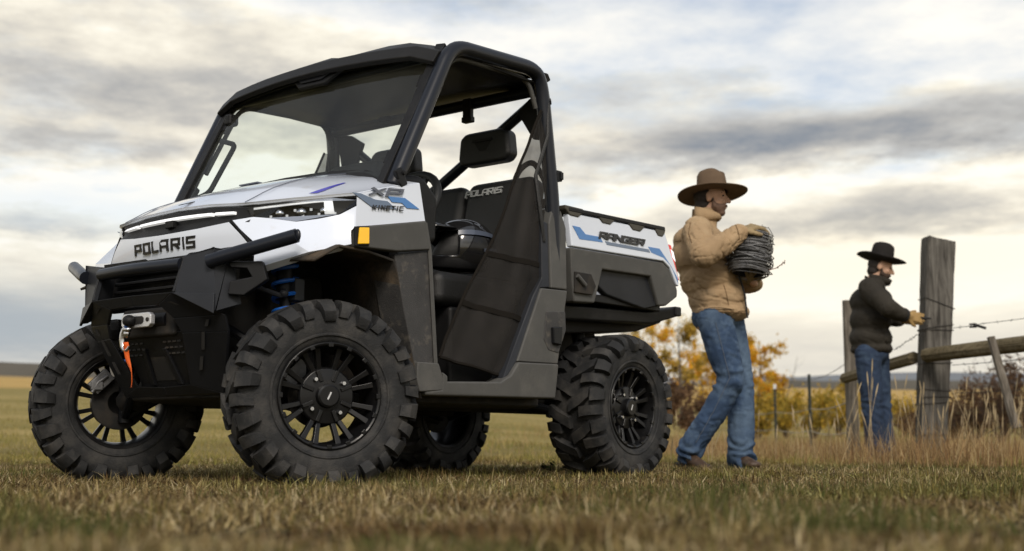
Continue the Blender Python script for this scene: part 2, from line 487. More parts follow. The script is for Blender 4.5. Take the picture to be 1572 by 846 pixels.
# ------------------------------------------------------------------ grass (uncountable: one object each)
m_grass = mk_tint('grass_blades', .75, .35)
def blades(n, xy, h0, h1, w, lean, pal, name, palw=None, curve=.35, clump=None, seg=2, hue=False):
    """n grass blades as thin bent ribbons rooted on the ground"""
    x, y = xy
    n = len(x)
    z = ground_z(x, y)
    h = rng.uniform(h0, h1, n) * (rng.uniform(.55, 1.0, n))
    if clump is not None: h = h * clump
    a = rng.uniform(0, 2 * np.pi, n); ln = np.abs(rng.normal(0, lean, n))
    dx, dy = np.cos(a), np.sin(a)
    fa = rng.uniform(0, np.pi, n); wx, wy = np.cos(fa), np.sin(fa)
    ww = w * rng.uniform(.6, 1.3, n)
    nlev = seg + 1
    vs = np.zeros((n, 2 * seg + 1, 3))
    for k in range(seg + 1):
        t = k / seg
        off = ln * h * (t * (1 - curve) + curve * t * t)
        px = x + dx * off; py = y + dy * off
        pz = z - .004 + h * t * (1 - .28 * np.minimum(ln, 1.2) * t)
        wt = ww * (1 - t) ** .6
        if k < seg:
            vs[:, 2 * k, 0] = px - wx * wt; vs[:, 2 * k, 1] = py - wy * wt; vs[:, 2 * k, 2] = pz
            vs[:, 2 * k + 1, 0] = px + wx * wt; vs[:, 2 * k + 1, 1] = py + wy * wt; vs[:, 2 * k + 1, 2] = pz
        else:
            vs[:, 2 * seg, 0] = px; vs[:, 2 * seg, 1] = py; vs[:, 2 * seg, 2] = pz
    nvp = 2 * seg + 1
    base = np.arange(n)[:, None] * nvp
    loops = []; sizes = []
    per = []
    for k in range(seg - 1):
        per += [2 * k, 2 * k + 1, 2 * k + 3, 2 * k + 2]; sizes.append(4)
    per += [2 * (seg - 1), 2 * (seg - 1) + 1, 2 * seg]; sizes.append(3)
    fl = (base + np.array(per)[None, :]).ravel()
    sz = np.tile(np.array(sizes), n)
    pal = np.array(pal); ci = rng.choice(len(pal), n, p=palw)
    c = pal[ci] * rng.uniform(.75, 1.25, (n, 1))
    if hue:      # the sward itself changes from place to place: straw, olive, bare brown
        h1 = patch(x, y, .9, 31.0) + .5 * patch(x, y, 2.6, 33.0); h2 = patch(x, y, 1.7, 37.0) + .6 * patch(x, y, 5.0, 39.0)
        ol = np.clip(h1 * 2.2, 0, .85)[:, None]; br = np.clip(h2 * 1.8 - .15, 0, .9)[:, None]
        c = c * (1 - ol) + c * np.array([.72, .82, .52]) * ol
        c = c * (1 - br) + c * np.array([.50, .40, .36]) * br
    c = np.repeat(c, nvp, axis=0)
    o = mesh_np(name, vs.reshape(-1, 3), fl, sz, m_grass, colors=np.clip(c, 0, 1))
    return o
def patch(x, y, s, seed):
    return np.array([noise.noise(Vector((a * s, b * s, seed))) for a, b in zip(x, y)])
def fan(n, d0, d1, amax, power=1.0, a_min=None):
    """random points in the wedge in front of the lens, denser close by"""
    u = rng.uniform(0, 1, n)
    d = d0 * (d1 / d0) ** u if power == 0 else (d0 ** power + u * (d1 ** power - d0 ** power)) ** (1 / power)
    a = np.radians(rng.uniform(-amax if a_min is None else a_min, amax, n))
    return d * np.sin(a), d * np.cos(a)
DRY = [(.44, .345, .17), (.31, .225, .095), (.64, .53, .32), (.13, .082, .036), (.065, .044, .022), (.17, .155, .042), (.24, .18, .07)]
DRYW = [.16, .17, .10, .19, .16, .12, .10]
def tuft_factor(x, y):
    return patch(x, y, 5.5, 3.0) * .6 + patch(x, y, 1.6, 21.0) * .6
# matted thatch, lying every way
gx, gy = fan(175000, 1.5, 11.0, 34, 0)
tf = tuft_factor(gx, gy)
k_ = rng.uniform(0, 1, len(gx)) < np.clip(.8 + tf * 1.6, .12, 1); gx, gy, tf = gx[k_], gy[k_], tf[k_]
tag(blades(0, (gx, gy), .02, .055, .0030, 1.8, DRY, 'dry_thatch', DRYW, curve=.2, clump=np.clip(1 + tf * 1.2, .45, 1.8), hue=True), 'matted dry thatch lying over the pasture in front of the vehicle', 'grass', kind='stuff')
# upright blades in loose tufts
gx, gy = fan(105000, 1.5, 11.0, 34, 0)
tf = tuft_factor(gx, gy)
k_ = rng.uniform(0, 1, len(gx)) < np.clip(.35 + tf * 2.2, .03, 1); gx, gy, tf = gx[k_], gy[k_], tf[k_]
tag(blades(0, (gx, gy), .022, .060, .0026, .8, DRY, 'dry_grass', DRYW, clump=np.clip(.9 + tf * 1.1, .4, 1.7), hue=True), 'upright dry grass tufts standing out of the thatch by the wheels', 'grass', kind='stuff')
gx, gy = fan(70000, 1.5, 10.0, 34, 0)
pt = patch(gx, gy, 1.1, 9.0) + .5 * patch(gx, gy, 3.1, 14.0)
k_ = pt > .07 + .10 * smooth01(np.degrees(np.arctan2(gx, gy)), 0, 12); gx, gy, pt = gx[k_], gy[k_], pt[k_]
GRN = [(.060, .075, .018), (.095, .105, .028), (.13, .13, .042), (.17, .145, .06)]
tag(blades(0, (gx, gy), .025, .075, .0022, .8, GRN, 'green_grass', clump=np.clip(.7 + pt, .5, 1.5)), 'short green grass patches scattered among the dry pasture grass', 'grass', kind='stuff')
# bunch grass: tufts of longer bent blades fanning out from one crown
nt_ = 1800; tx_, ty_ = fan(nt_, 2.3, 10.5, 33, 0)
tpk = patch(tx_, ty_, .8, 51.0) > -.05; tx_, ty_ = tx_[tpk], ty_[tpk]
nb_ = 26; gx = np.repeat(tx_, nb_) + rng.normal(0, .022, len(tx_) * nb_); gy = np.repeat(ty_, nb_) + rng.normal(0, .022, len(tx_) * nb_)
sz_ = np.repeat(rng.uniform(.6, 1.45, len(tx_)), nb_)
tag(blades(0, (gx, gy), .03, .070, .0022, 1.0, DRY, 'bunch_grass', DRYW, curve=.7, clump=sz_, hue=True, seg=3), 'bunch grass tufts with bent straw and olive blades in the foreground', 'grass', kind='stuff')
# pasture further off, the blades wider as one can no longer tell them apart
gx, gy = fan(95000, 9.5, 55.0, 35, 0)
pt = patch(gx, gy, .35, 61.0) + .6 * patch(gx, gy, 1.1, 63.0)
MIDC = [(.34, .27, .085), (.27, .225, .065), (.42, .33, .14), (.21, .19, .05)]
tag(blades(0, (gx, gy), .04, .11, .004, .7, MIDC, 'pasture_grass', clump=np.clip(.9 + pt * 1.2, .3, 1.9), hue=True), 'olive and straw pasture grass behind the vehicle', 'grass', kind='stuff')
# tall dry grass along the fence and behind the vehicle
gx, gy = fan(38000, 8.8, 22.0, 27, 0, a_min=-1.5)
a_ = np.degrees(np.arctan2(gx, gy))
pt = patch(gx, gy, .8, 5.0)
dens_ = np.clip(.55 + pt * 1.3, 0, 1) * smooth01(a_, -1.5, 6)
lim = 12.0 - 3.0 * smooth01(a_, 6, 16)
k_ = (rng.uniform(0, 1, len(gx)) < dens_) & (np.hypot(gx, gy) > lim + rng.uniform(-.5, .8, len(gx)))
gx, gy, pt = gx[k_], gy[k_], pt[k_]
TALL = [(.40, .28, .13), (.32, .20, .09), (.24, .14, .065), (.48, .36, .19), (.34, .22, .10), (.20, .12, .06)]
tag(blades(0, (gx, gy), .10, .38, .0026, .50, TALL, 'tall_dry_grass', seg=3, clump=np.clip(.85 + pt * .9, .4, 1.5)), 'tall straw coloured dry grass along the wire fence', 'grass', kind='stuff')
# ------------------------------------------------------------------ utility vehicle: materials
m_white = mk('white_paint', (.72, .775, .88), .22, spec=.5, coat=1.0, var=.02, vscale=3, dust=(.50, .47, .42), dscale=9, dlo=.62, dhi=1.0)
m_white2 = mk('white_trim', (.66, .69, .74), .35, coat=.3)
m_grey = mk('grey_plastic', (.080, .079, .075), .58, spec=.3, var=.10, vscale=6, bump=.25, bscale=350, dust=(.15, .142, .128), dscale=7, dlo=.5, dhi=.95, rvar=.12)
m_black = mk('black_plastic', (.010, .010, .0105), .48, spec=.22, var=.3, vscale=9, bump=.2, bscale=400, rvar=.12, dust=(.035, .032, .03), dscale=8, dlo=.55, dhi=1.0)
m_steel = mk('black_powder_coat', (.010, .0105, .012), .38, spec=.22, var=.2, vscale=5, bump=.12, bscale=600, rvar=.1)
m_plate = mk('charcoal_plate', (.024, .026, .031), .42, spec=.22, var=.15, vscale=7, bump=.1, bscale=500, rvar=.1)
m_tube = mk('blue_black_tube', (.009, .011, .017), .36, spec=.3, coat=.12, rvar=.08, vscale=5)
m_roof = mk('roof_plastic', (.012, .0115, .011), .5, spec=.22, var=.2, vscale=5, bump=.2, bscale=250, dust=(.035, .032, .028), dscale=6, dlo=.55, dhi=.95)
m_rubber = mk('tyre_rubber', (.022, .0225, .0235), .66, spec=.25, var=.25, vscale=9, bump=.3, bscale=160, dust=(.085, .078, .069), dscale=9, dlo=.45, dhi=.88)
m_rim = mk('black_alloy', (.006, .006, .0065), .34, spec=.3, coat=.08, rvar=.1, vscale=14, dust=(.025, .022, .019), dscale=16, dlo=.55, dhi=.95)
m_dark = mk('underbody', (.010, .009, .008), .8, var=.4, vscale=8, dust=(.06, .046, .032), dscale=6, dlo=.5, dhi=.8)
m_liner = mk('dusty_liner', (.022, .018, .014), .85, var=.4, vscale=10, bump=.3, bscale=90, dust=(.085, .060, .036), dscale=9, dlo=.46, dhi=.72)
m_mud = mk('dusty_grey_liner', (.042, .041, .041), .7, var=.2, vscale=12, bump=.3, bscale=150, dust=(.13, .115, .095), dscale=22, dlo=.52, dhi=.75)
m_chrome = mk('bright_metal', (.62, .63, .66), .22, metal=1.0, rvar=.08, vscale=20)
m_alu = mk('brushed_aluminium', (.72, .73, .76), .35, metal=.7, bump=.05, bscale=300)
m_blue = mk('spring_blue', (.010, .10, .42), .35, coat=.3)
m_stripe = mk('decal_blue', (.055, .20, .50), .35, coat=.4)
m_stripe2 = mk('decal_steel_blue', (.12, .17, .26), .35, coat=.4)
m_purple = mk('decal_violet', (.06, .055, .42), .35, coat=.4)
m_ltrs = mk('letter_black', (.012, .012, .014), .35)
m_lgrey = mk('letter_grey', (.10, .11, .14), .35)
m_lwhite = mk('letter_silver', (.33, .34, .34), .5)
m_amber = mk('amber_reflector', (.95, .52, .01), .25, coat=.6, emis=(1, .55, 0), estr=.12)
m_red = mk('red_lens', (.55, .02, .015), .2, coat=.6, emis=(1, .05, .02), estr=.25)
m_drl = mk('lamp_strip', (.9, .92, .95), .3, emis=(1.0, .98, .94), estr=.42)
m_orange = mk('orange_webbing', (.75, .12, .012), .7, bump=.2, bscale=300)
m_seat = mk('black_vinyl', (.009, .009, .009), .5, var=.2, vscale=12, bump=.3, bscale=220)
m_cap = mk('olive_cap', (.060, .055, .042), .6, var=.2, vscale=9, bump=.2, bscale=200)

m_cal = mk('cast_caliper', (.20, .20, .205), .5, metal=.5, var=.3, vscale=30)
def glass(name, tint, gloss=.06, rough=.02, body=0.0, body_col=(.5, .5, .5)):
    m = bpy.data.materials.new(name); m.use_nodes = True; nt = m.node_tree; nt.nodes.clear(); L = nt.links.new
    t = nt.nodes.new('ShaderNodeBsdfTransparent'); t.inputs[0].default_value = (*tint, 1)
    g = nt.nodes.new('ShaderNodeBsdfGlossy'); g.inputs['Roughness'].default_value = rough
    fr = nt.nodes.new('ShaderNodeFresnel'); fr.inputs[0].default_value = 1.45
    ad = nt.nodes.new('ShaderNodeMath'); ad.operation = 'MULTIPLY_ADD'; ad.inputs[1].default_value = .8; ad.inputs[2].default_value = gloss - .04
    L(fr.outputs[0], ad.inputs[0])
    mx = nt.nodes.new('ShaderNodeMixShader'); L(ad.outputs[0], mx.inputs[0]); L(t.outputs[0], mx.inputs[1]); L(g.outputs[0], mx.inputs[2])
    last = mx.outputs[0]
    if body:
        d = nt.nodes.new('ShaderNodeBsdfDiffuse'); d.inputs[0].default_value = (*body_col, 1)
        m2 = nt.nodes.new('ShaderNodeMixShader')
        tcn = nt.nodes.new('ShaderNodeTexCoord'); n = nt.nodes.new('ShaderNodeTexNoise'); n.inputs['Scale'].default_value = 4; n.inputs['Detail'].default_value = 8
        L(tcn.outputs['Object'], n.inputs['Vector'])
        r = nt.nodes.new('ShaderNodeMapRange'); r.inputs['From Min'].default_value = .35; r.inputs['From Max'].default_value = .8
        r.inputs['To Min'].default_value = body * .4; r.inputs['To Max'].default_value = body * 1.6; L(n.outputs['Fac'], r.inputs['Value'])
        L(r.outputs[0], m2.inputs[0]); L(last, m2.inputs[1]); L(d.outputs[0], m2.inputs[2]); last = m2.outputs[0]
    o = nt.nodes.new('ShaderNodeOutputMaterial'); L(last, o.inputs['Surface'])
    return m
m_screen = glass('tinted_windscreen', (.87, .94, .91), .05, .03, .03, (.45, .45, .38))
m_lens = glass('clear_lens', (.93, .95, .97), .05)
def net_mat():
    m = mk('net_weave', (.014, .0115, .0095), .85, var=.3, vscale=9)
    nt = m.node_tree; L = nt.links.new; b = nt.nodes['Principled BSDF']
    out = [n for n in nt.nodes if n.type == 'OUTPUT_MATERIAL'][0]
    tr = nt.nodes.new('ShaderNodeBsdfTransparent')
    uv = nt.nodes.new('ShaderNodeUVMap')
    ck = nt.nodes.new('ShaderNodeTexNoise'); ck.inputs['Scale'].default_value = 5.0; ck.inputs['Detail'].default_value = 4
    tcn = nt.nodes.new('ShaderNodeTexCoord'); L(tcn.outputs['Object'], ck.inputs['Vector'])
    r = nt.nodes.new('ShaderNodeMapRange'); r.inputs['From Min'].default_value = .3; r.inputs['From Max'].default_value = .75
    r.inputs['To Min'].default_value = .12; r.inputs['To Max'].default_value = .38; L(ck.outputs['Fac'], r.inputs['Value'])
    mx = nt.nodes.new('ShaderNodeMixShader'); L(r.outputs[0], mx.inputs[0]); L(b.outputs[0], mx.inputs[1]); L(tr.outputs[0], mx.inputs[2])
    L(mx.outputs[0], out.inputs['Surface'])
    return m
m_net = net_mat()
m_webbing = mk('dark_webbing', (.014, .012, .010), .95, spec=.1)

# ------------------------------------------------------------------ block lettering
GLY = {
 'P': [[(0, 0), (0, 1), (1, 1), (1, .42), (.12, .42)]], 'O': [[(0, 0), (0, 1), (1, 1), (1, 0), (.0, 0)]], 'L': [[(0, 1), (0, 0), (1, 0)]],
 'A': [[(0, 0), (0, .75), (.25, 1), (1, 1), (1, 0)], [(.1, .38), (.9, .38)]], 'R': [[(0, 0), (0, 1), (1, 1), (1, .45), (.12, .45)], [(.5, .4), (1, 0)]],
 'I': [[(.5, 0), (.5, 1)]], 'S': [[(0, 0), (1, 0), (1, .5), (0, .5), (0, 1), (1, 1)]], 'N': [[(0, 0), (0, 1), (1, 0), (1, 1)]],
 'G': [[(1, 1), (0, 1), (0, 0), (1, 0), (1, .45), (.55, .45)]], 'E': [[(1, 1), (0, 1), (0, 0), (1, 0)], [(.1, .5), (.85, .5)]],
 'X': [[(0, 0), (1, 1)], [(0, 1), (1, 0)]], 'K': [[(0, 0), (0, 1)], [(1, 1), (.1, .5), (1, 0)]], 'T': [[(0, 1), (1, 1)], [(.5, .95), (.5, 0)]], 'C': [[(1, 1), (0, 1), (0, 0), (1, 0)]]}
def lettering(name, text, quad, mat_, parent, thick=.24, shear=.18, gap=.34, adv=None, lift=.0025, aspect=1.0):
    """quad = lower left, lower right, upper right, upper left corners of the line of text, on the surface"""
    A, B, C, D = [Vector(q) for q in quad]
    nrm = (B - A).cross(D - A).normalized()
    adv = adv or {}
    widths = [(adv.get(c, .32 if c == 'I' else 1.0)) for c in text]
    total = sum(widths) + gap * (len(text) - 1) + thick + shear
    mb = MB(); x0 = thick / 2; cnt = 0
    def P(x, y, lf):
        y_ = (y * (1 - thick * aspect) + thick * aspect / 2)
        u = (x + shear * y_) / total
        return A.lerp(B, u).lerp(D.lerp(C, u), y_) + nrm * lf
    for c, w in zip(text, widths):
        for st in GLY[c]:
            for (xa, ya), (xb, yb) in zip(st[:-1], st[1:]):
                if c == 'I': xa = xb = .5
                pa, pb = Vector((xa * w, ya)), Vector((xb * w, yb))
                d = (pb - pa); ln = d.length
                if ln < 1e-6: continue
                d /= ln; n2 = Vector((-d.y, d.x)) * thick / 2
                e = d * thick * .5 if abs(d.x) < .02 or abs(d.y) < .02 else d * 0.02
                n2 = Vector((n2.x, n2.y * aspect))
                e = Vector((e.x, e.y * aspect))
                q = [pa - e - n2, pb + e - n2, pb + e + n2, pa - e + n2]
                lf = lift + .00025 * (cnt % 6); cnt += 1
                mb.prism([P(x0 + k.x, k.y, lf) for k in q], -nrm * (lift + .002))
        x0 += w + gap
    return mb.build(name, mat_, parent, smooth=0, merge=False)

# ------------------------------------------------------------------ utility vehicle: root
uv = empty('utility_vehicle', (-.6202, 6.1122, 0), rad(231.5937))
tag(uv, 'white and grey two-door utility vehicle with black bumper and open cab', 'vehicle')

# ------------------------------------------------------------------ wheels
def rim_mb(w):
    mb = MB(); o = w / 2
    mb.lathe([(.198, o - .022), (.203, o - .008), (.197, o - .002), (.188, o - .006), (.182, o - .03), (.176, o - .06), (.172, 0), (.176, -o + .05), (.186, -o + .018), (.200, -o + .008), (.203, -o + .020), (.192, -o + .035), (.181, -o + .06), (.178, 0), (.182, o - .05)], 48, 'y', close=True)
    # hub dish
    a = o - .045
    mb.lathe([(.001, a - .05), (.085, a - .05), (.104, a - .04), (.110, a - .015), (.103, a - .004), (.075, a), (.050, a + .004), (.001, a + .002)], 32, 'y')
    for k in range(8):
        t = 2 * math.pi * k / 8
        mb.box((.080 * math.cos(t + .39), a + .001, .080 * math.sin(t + .39)), (.046, .014, .016), Matrix.Rotation(-t - .39, 3, 'Y'))
    for k in range(8):
        t0 = 2 * math.pi * (k + .5) / 8
        for s in (-1, 1):
            def pt(r, dt, a_):
                t = t0 + s * dt
                return Vector((r * math.cos(t), a_, r * math.sin(t)))
            pr = []
            for r, c0, wd, a_, th in ((.090, .14, .15, a - .012, .03), (.120, .15, .105, a - .004, .028), (.155, .16, .085, a + .006, .026), (.188, .17, .085, a + .014, .034)):
                pr.append([pt(r, c0 - wd, a_), pt(r, c0 + wd * .5, a_), pt(r, c0 + wd * .5, a_ - th), pt(r, c0 - wd, a_ - th)])
            vs = [p for q in pr for p in q]; fs = []
            for i in range(len(pr) - 1):
                for j in range(4):
                    j2 = (j + 1) % 4
                    fs.append((i * 4 + j, i * 4 + j2, (i + 1) * 4 + j2, (i + 1) * 4 + j))
            fs += [(0, 1, 2, 3), (12, 15, 14, 13)]
            mb.add(vs, fs)
    # rim flange blocks between the spoke tips
    for k in range(16):
        t = 2 * math.pi * k / 16
        c = Vector((.189 * math.cos(t), o - .010, .189 * math.sin(t)))
        mb.box(c, (.016, .016, .020), Matrix.Rotation(-t, 3, 'Y'))
    return mb

def tyre_mb(w, seed=0):
    mb = MB(); o = w / 2; rt = .335
    prof = [(.192, -o + .03), (.200, -o + .012), (.215, -o + .004), (.245, -o - .004), (.285, -o - .004), (.312, -o + .004), (.326, -o + .020), (.335, -o + .045), (rt, -.03), (rt, .03), (.335, o - .045), (.326, o - .020), (.312, o - .004), (.285, o + .004), (.245, o + .004), (.215, o - .004), (.200, o - .012), (.192, o - .03)]
    mb.lathe(prof, 72, 'y')
    # raised rings on the sidewall
    for s in (-1, 1):
        mb.lathe([(.222, s * (o + .0005)), (.225, s * (o + .005)), (.231, s * (o + .0055)), (.234, s * (o + .003))], 60, 'y')
    # surface path from the crown round the shoulder to the sidewall: along, radius, outward normal (da, dr)
    path = [(0.0, rt, 0, 1), (o * .45, rt - .001, .05, 1), (o - .045, .335, .2, .98), (o - .020, .326, .6, .8), (o - .003, .312, .9, .44), (o + .004, .288, 1, .1), (o + .004, .270, 1, 0)]
    def S(u):
        u = max(0, min(u, len(path) - 1.0001)); i = int(u); k = u - i
        a = [path[i][j] * (1 - k) + path[i + 1][j] * k for j in range(4)]
        l = math.hypot(a[2], a[3]); return a[0], a[1], a[2] / l, a[3] / l
    N = 14
    def lug(th0, s, u0, u1, dth, wid, hgt, tail, mid=.0):
        m = 6; rings = []
        for i in range(m):
            k = i / (m - 1); u = u0 + (u1 - u0) * k
            a, r, na, nr = S(u)
            hh = hgt * (1 if k < .6 else 1 - (1 - tail) * (k - .6) / .4)
            wv = wid * (1 - .12 * k)
            th = th0 + dth * k + mid * math.sin(math.pi * k)
            ring = []
            for (ws, hs) in ((-1.18, -.004), (-1, hh), (1, hh), (1.18, -.004)):
                rr_ = r + nr * hs; aa_ = s * (a + na * hs)
                t = th + ws * wv / 2 / rt
                ring.append((rr_ * math.cos(t), aa_, rr_ * math.sin(t)))
            rings.append(ring)
        vs = [p for q in rings for p in q]; fs = []
        for i in range(m - 1):
            for j in range(3):
                fs.append((i * 4 + j, i * 4 + j + 1, (i + 1) * 4 + j + 1, (i + 1) * 4 + j))
        fs += [(0, 3, 2, 1), ((m - 1) * 4, (m - 1) * 4 + 1, (m - 1) * 4 + 2, (m - 1) * 4 + 3)]
        mb.add(vs, fs)
    p = 2 * math.pi / N
    for k in range(N):
        for s in (-1, 1):
            t = k * p + (p * .5 if s < 0 else 0)
            lug(t, s, -.12, 2.2, p * .42, .050, .031, 1.0)
            lug(t + p * .34, s, 2.40, 5.6, p * .08, .054, .031, .35)
            lug(t + p * .84, s, .9, 4.8, p * -.02, .044, .031, .35, p * .05)
    return mb

def lug_text(parent, w): pass

wheel_cache = {}
def make_wheel(x, s, w, steer, inner):
    """rim with tyre, cap, nuts; outer face towards +y of the wheel"""
    if w not in wheel_cache:
        r = rim_mb(w).build('wheel', m_rim, None, bevel=.003, seg=2)
        t = tyre_mb(w).build('tyre', m_rubber, None, bevel=.0, smooth=40, merge=False)
        o = w / 2 - .045
        c = MB().lathe([(.0005, o + .030), (.036, o + .030), (.043, o + .025), (.047, o - .004), (.001, o - .004)], 28, 'y').build('hub_cap', m_rim, None, smooth=35)
        mk_ = MB().box((0, o + .0308, 0), (.006, .0012, .030), Matrix.Rotation(rad(-25), 3, 'Y')).build('hub_emblem', m_alu, None, smooth=0)
        nut = MB().lathe([(.0005, o + .014), (.007, o + .014), (.0085, o + .011), (.0085, o - .01), (.011, o - .011)], 8, 'y').build('wheel_nut', m_chrome, None, smooth=30)
        d = MB().lathe([(.05, -.050), (.112, -.050), (.118, -.046), (.118, -.042), (.05, -.040), (.05, -.05)], 40, 'y')
        for k in range(20):
            t_ = 2 * math.pi * k / 20
            d.lathe([(.0005, -.0385), (.007, -.0385), (.0075, -.042)], 8, 'y', c=(.101 * math.cos(t_), 0, .101 * math.sin(t_)))
        d = d.build('brake_disc', m_dark, None)
        cal = MB().box((.085, -.062, .090), (.100, .055, .060), Matrix.Rotation(rad(45), 3, 'Y')).box((.105, -.092, .070), (.05, .03, .035)).tube([(.06, -.095, .115), (.10, -.10, .085), (.125, -.098, .04)], .009, 8).build('brake_caliper', m_cal, None, bevel=.006)
        wheel_cache[w] = (r, t, c, mk_, nut, d, cal)
        first = True
    else:
        first = False
    src = wheel_cache[w]
    objs = []
    for o_ in src:
        if first: q = o_
        else:
            q = o_.copy(); col.objects.link(q)
        objs.append(q)
    r = objs[0]; r.parent = uv
    yc = s * (.765 - w / 2) if w < .25 else s * (.750 - w / 2)
    r.location = (x, yc, .357)
    r.rotation_euler = (0, random.uniform(0, 6.28) * 0, steer if s > 0 else steer + math.pi)
    for q in objs[1:]: q.parent = r
    if s < 0: objs[6].scale = (-1, 1, 1)
    nut = objs[4]; off = .078
    for k in range(4):
        q = nut if k == 0 else nut.copy()
        if k: col.objects.link(q); q.parent = r
        t = math.pi / 4 + k * math.pi / 2 + .12
        q.location = (off * math.cos(t), .004, off * math.sin(t))
    r['label'] = ('front' if x > 0 else 'rear') + ' black alloy wheel with knobbly off-road tyre'
    return r
STEER = rad(-25.5)
make_wheel(.985, 1, .235, STEER, False)
make_wheel(.985, -1, .235, STEER, True)
make_wheel(-1.03, 1, .285, 0, False)
make_wheel(-1.03, -1, .285, 0, False)

def both(fn, name, material, **k):
    """a part and its mirror image on the other flank"""
    a = fn(); out = [a.build(name, material, uv, **k)]
    out.append(a.mirror().build(name, material, uv, **k))
    return out

# ------------------------------------------------------------------ bonnet, nose and front wings
hoodF = [(1.185, 0, 1.125), (1.182, .20, 1.120), (1.166, .375, 1.108), (1.150, .44, 1.108), (1.062, .57, 1.122), (.965, .675, 1.136), (.922, .752, 1.140)]
hoodR = [(.58, 0, 1.318), (.585, .20, 1.314), (.60, .40, 1.302), (.615, .50, 1.290), (.63, .60, 1.272), (.62, .68, 1.250), (.553, .7485, 1.238)]
def hood_pt(i, t):
    a, b = Vector(hoodF[i]), Vector(hoodR[i])
    p = a.lerp(b, t); yy = abs(p.y)
    p.z += .030 * math.sin(math.pi * min(1, t * 1.0)) * (1 if yy < .42 else max(.12, 1 - (yy - .42) / .3))
    if i <= 2: p.z += .010 * smooth01(np.array(t), .0, .25)
    return p
rows = []
for k in range(9):
    t = k / 8
    r = [hood_pt(i, t) for i in range(6, 0, -1)]
    r = [Vector((p.x, -p.y, p.z)) for p in r] + [hood_pt(i, t) for i in range(7)]
    rows.append(r)
hb = MB().grid(rows)
hood = hb.build('bonnet', m_white, uv, smooth=28, solid=.012, bevel=.003)
# hood lip: thin underside return
lip = MB()
ptsF = [Vector((p[0], -p[1], p[2])) for p in hoodF[6:0:-1]] + [Vector(p) for p in hoodF]
lip.grid([[p + Vector((.002, 0, .001)) for p in ptsF], [p + Vector((-.008, 0, -.010)) for p in ptsF], [p + Vector((-.06, 0, -.012)) for p in ptsF]])
lip.build('bonnet_lip', m_white2, uv, smooth=30)
# groove lines and stripes on the bonnet
for s in (1, -1):
    g = MB(); path = []
    for k in range(13):
        t = k / 12; p = hood_pt(2, t * .96 + .01); path.append((p.x, s * (p.y + .012), p.z + .0135 * 0 + .001))
    g.tube(path, .0016, 6).build('panel_gap', m_lgrey, uv)
    st = MB(); ra = []; rb2 = []
    for k in range(9):
        t = .10 + .42 * k / 8
        a_ = hood_pt(4, t).lerp(hood_pt(5, t), .10); b_ = hood_pt(4, t).lerp(hood_pt(5, t), .34 - .16 * max(0, (k - 2) / 6))
        ra.append((a_.x, s * a_.y, a_.z + .003)); rb2.append((b_.x, s * b_.y, b_.z + .003))
    st.grid([ra, rb2]).build('stripe', m_purple, uv, smooth=60)
pe = hood_pt(0, .07)
MB().prism([(pe.x + .03, -.012, pe.z - .006), (pe.x + .03, .006, pe.z - .006), (pe.x - .03, .016, pe.z + .015), (pe.x - .03, -.004, pe.z + .015)], (0, 0, .003)).build('bonnet_emblem', m_ltrs, uv, smooth=0)
# rear bonnet vent
pe = hood_pt(0, .62)
MB().box((pe.x, .0, pe.z + .003), (.03, .12, .006)).build('bonnet_vent', m_lgrey, uv, bevel=.002)

# POLARIS nose panel
def nose_row(z0, dx):
    return None
top = [(1.207, .350, 1.030), (1.243, .20, 1.014), (1.262, 0, 1.006)]
mid = [(1.196, .405, .980), (1.240, .22, .975), (1.262, 0, .974)]
bot = [(1.180, .455, .925), (1.222, .25, .908), (1.240, 0, .903)]
def symrow(r): return [Vector((x, -y, z)) for x, y, z in r[:-1]] + [Vector(p) for p in reversed(r)]
rows = [symrow(top), symrow(mid), symrow(bot)]
MB().grid(rows).build('nose_panel', m_white, uv, smooth=25)
def nose_x(y, z):
    ay = abs(y); k = ay / .2
    x = 1.262 - .019 * k if ay < .2 else 1.243 - (ay - .2) * .25
    return x + (0 if z > .975 else -(.975 - z) * .25)
for ch, (ya, yb) in zip('POLARIS', [(-.205 + .388 * a, -.205 + .388 * b) for a, b in ((0, .155), (.17, .325), (.34, .475), (.49, .645), (.66, .815), (.835, .87), (.885, 1.03))]):
    z0, z1 = .941 - (ya + .2) * .002, .989 + (ya + .2) * .006
    lettering('nose_letter', ch, [(nose_x(ya, z0), ya, z0), (nose_x(yb, z0), yb, z0), (nose_x(yb, z1), yb, z1), (nose_x(ya, z1), ya, z1)], m_ltrs, uv, thick=.29 if ch != 'I' else .85, shear=.16, gap=.26, aspect=.85 if ch != 'I' else .3, lift=.004)
for s in (1, -1):
    MB().tube([(1.203, s * .356, 1.038), (1.188, s * .412, .980), (1.172, s * .462, .925)], .005, 6).build('panel_gap', m_black, uv)

# light band below the bonnet lip
lb = MB()
bt = [(1.145, .42, 1.092), (1.166, .375, 1.092), (1.182, .2, 1.102), (1.186, 0, 1.106)]
bb = [(1.165, .42, 1.030), (1.195, .365, 1.026), (1.226, .2, 1.012), (1.240, 0, 1.004)]
lb.grid([symrow(bt), symrow([(x - .012, y, z) for x, y, z in [((a[0] + b[0]) / 2, a[1], (a[2] + b[2]) / 2) for a, b in zip(bt, bb)]]), symrow(bb)])
band = lb.build('light_band', m_black, uv, smooth=30)
def drl_seg(y0, y1, z0=1.066, z1=1.090):
    mb = MB(); n_ = 6; a_ = []; b_ = []
    for k in range(n_ + 1):
        y = y0 + (y1 - y0) * k / n_; ay = abs(y)
        x = 1.214 - .030 * (ay / .2) ** 2 * .35 - (.0 if ay < .2 else (ay - .2) * .12); dz = -.012 * (ay / .36) ** 2
        a_.append((x, y, z0 + dz)); b_.append((x - .014, y, z1 + dz))
    return mb.grid([a_, b_])
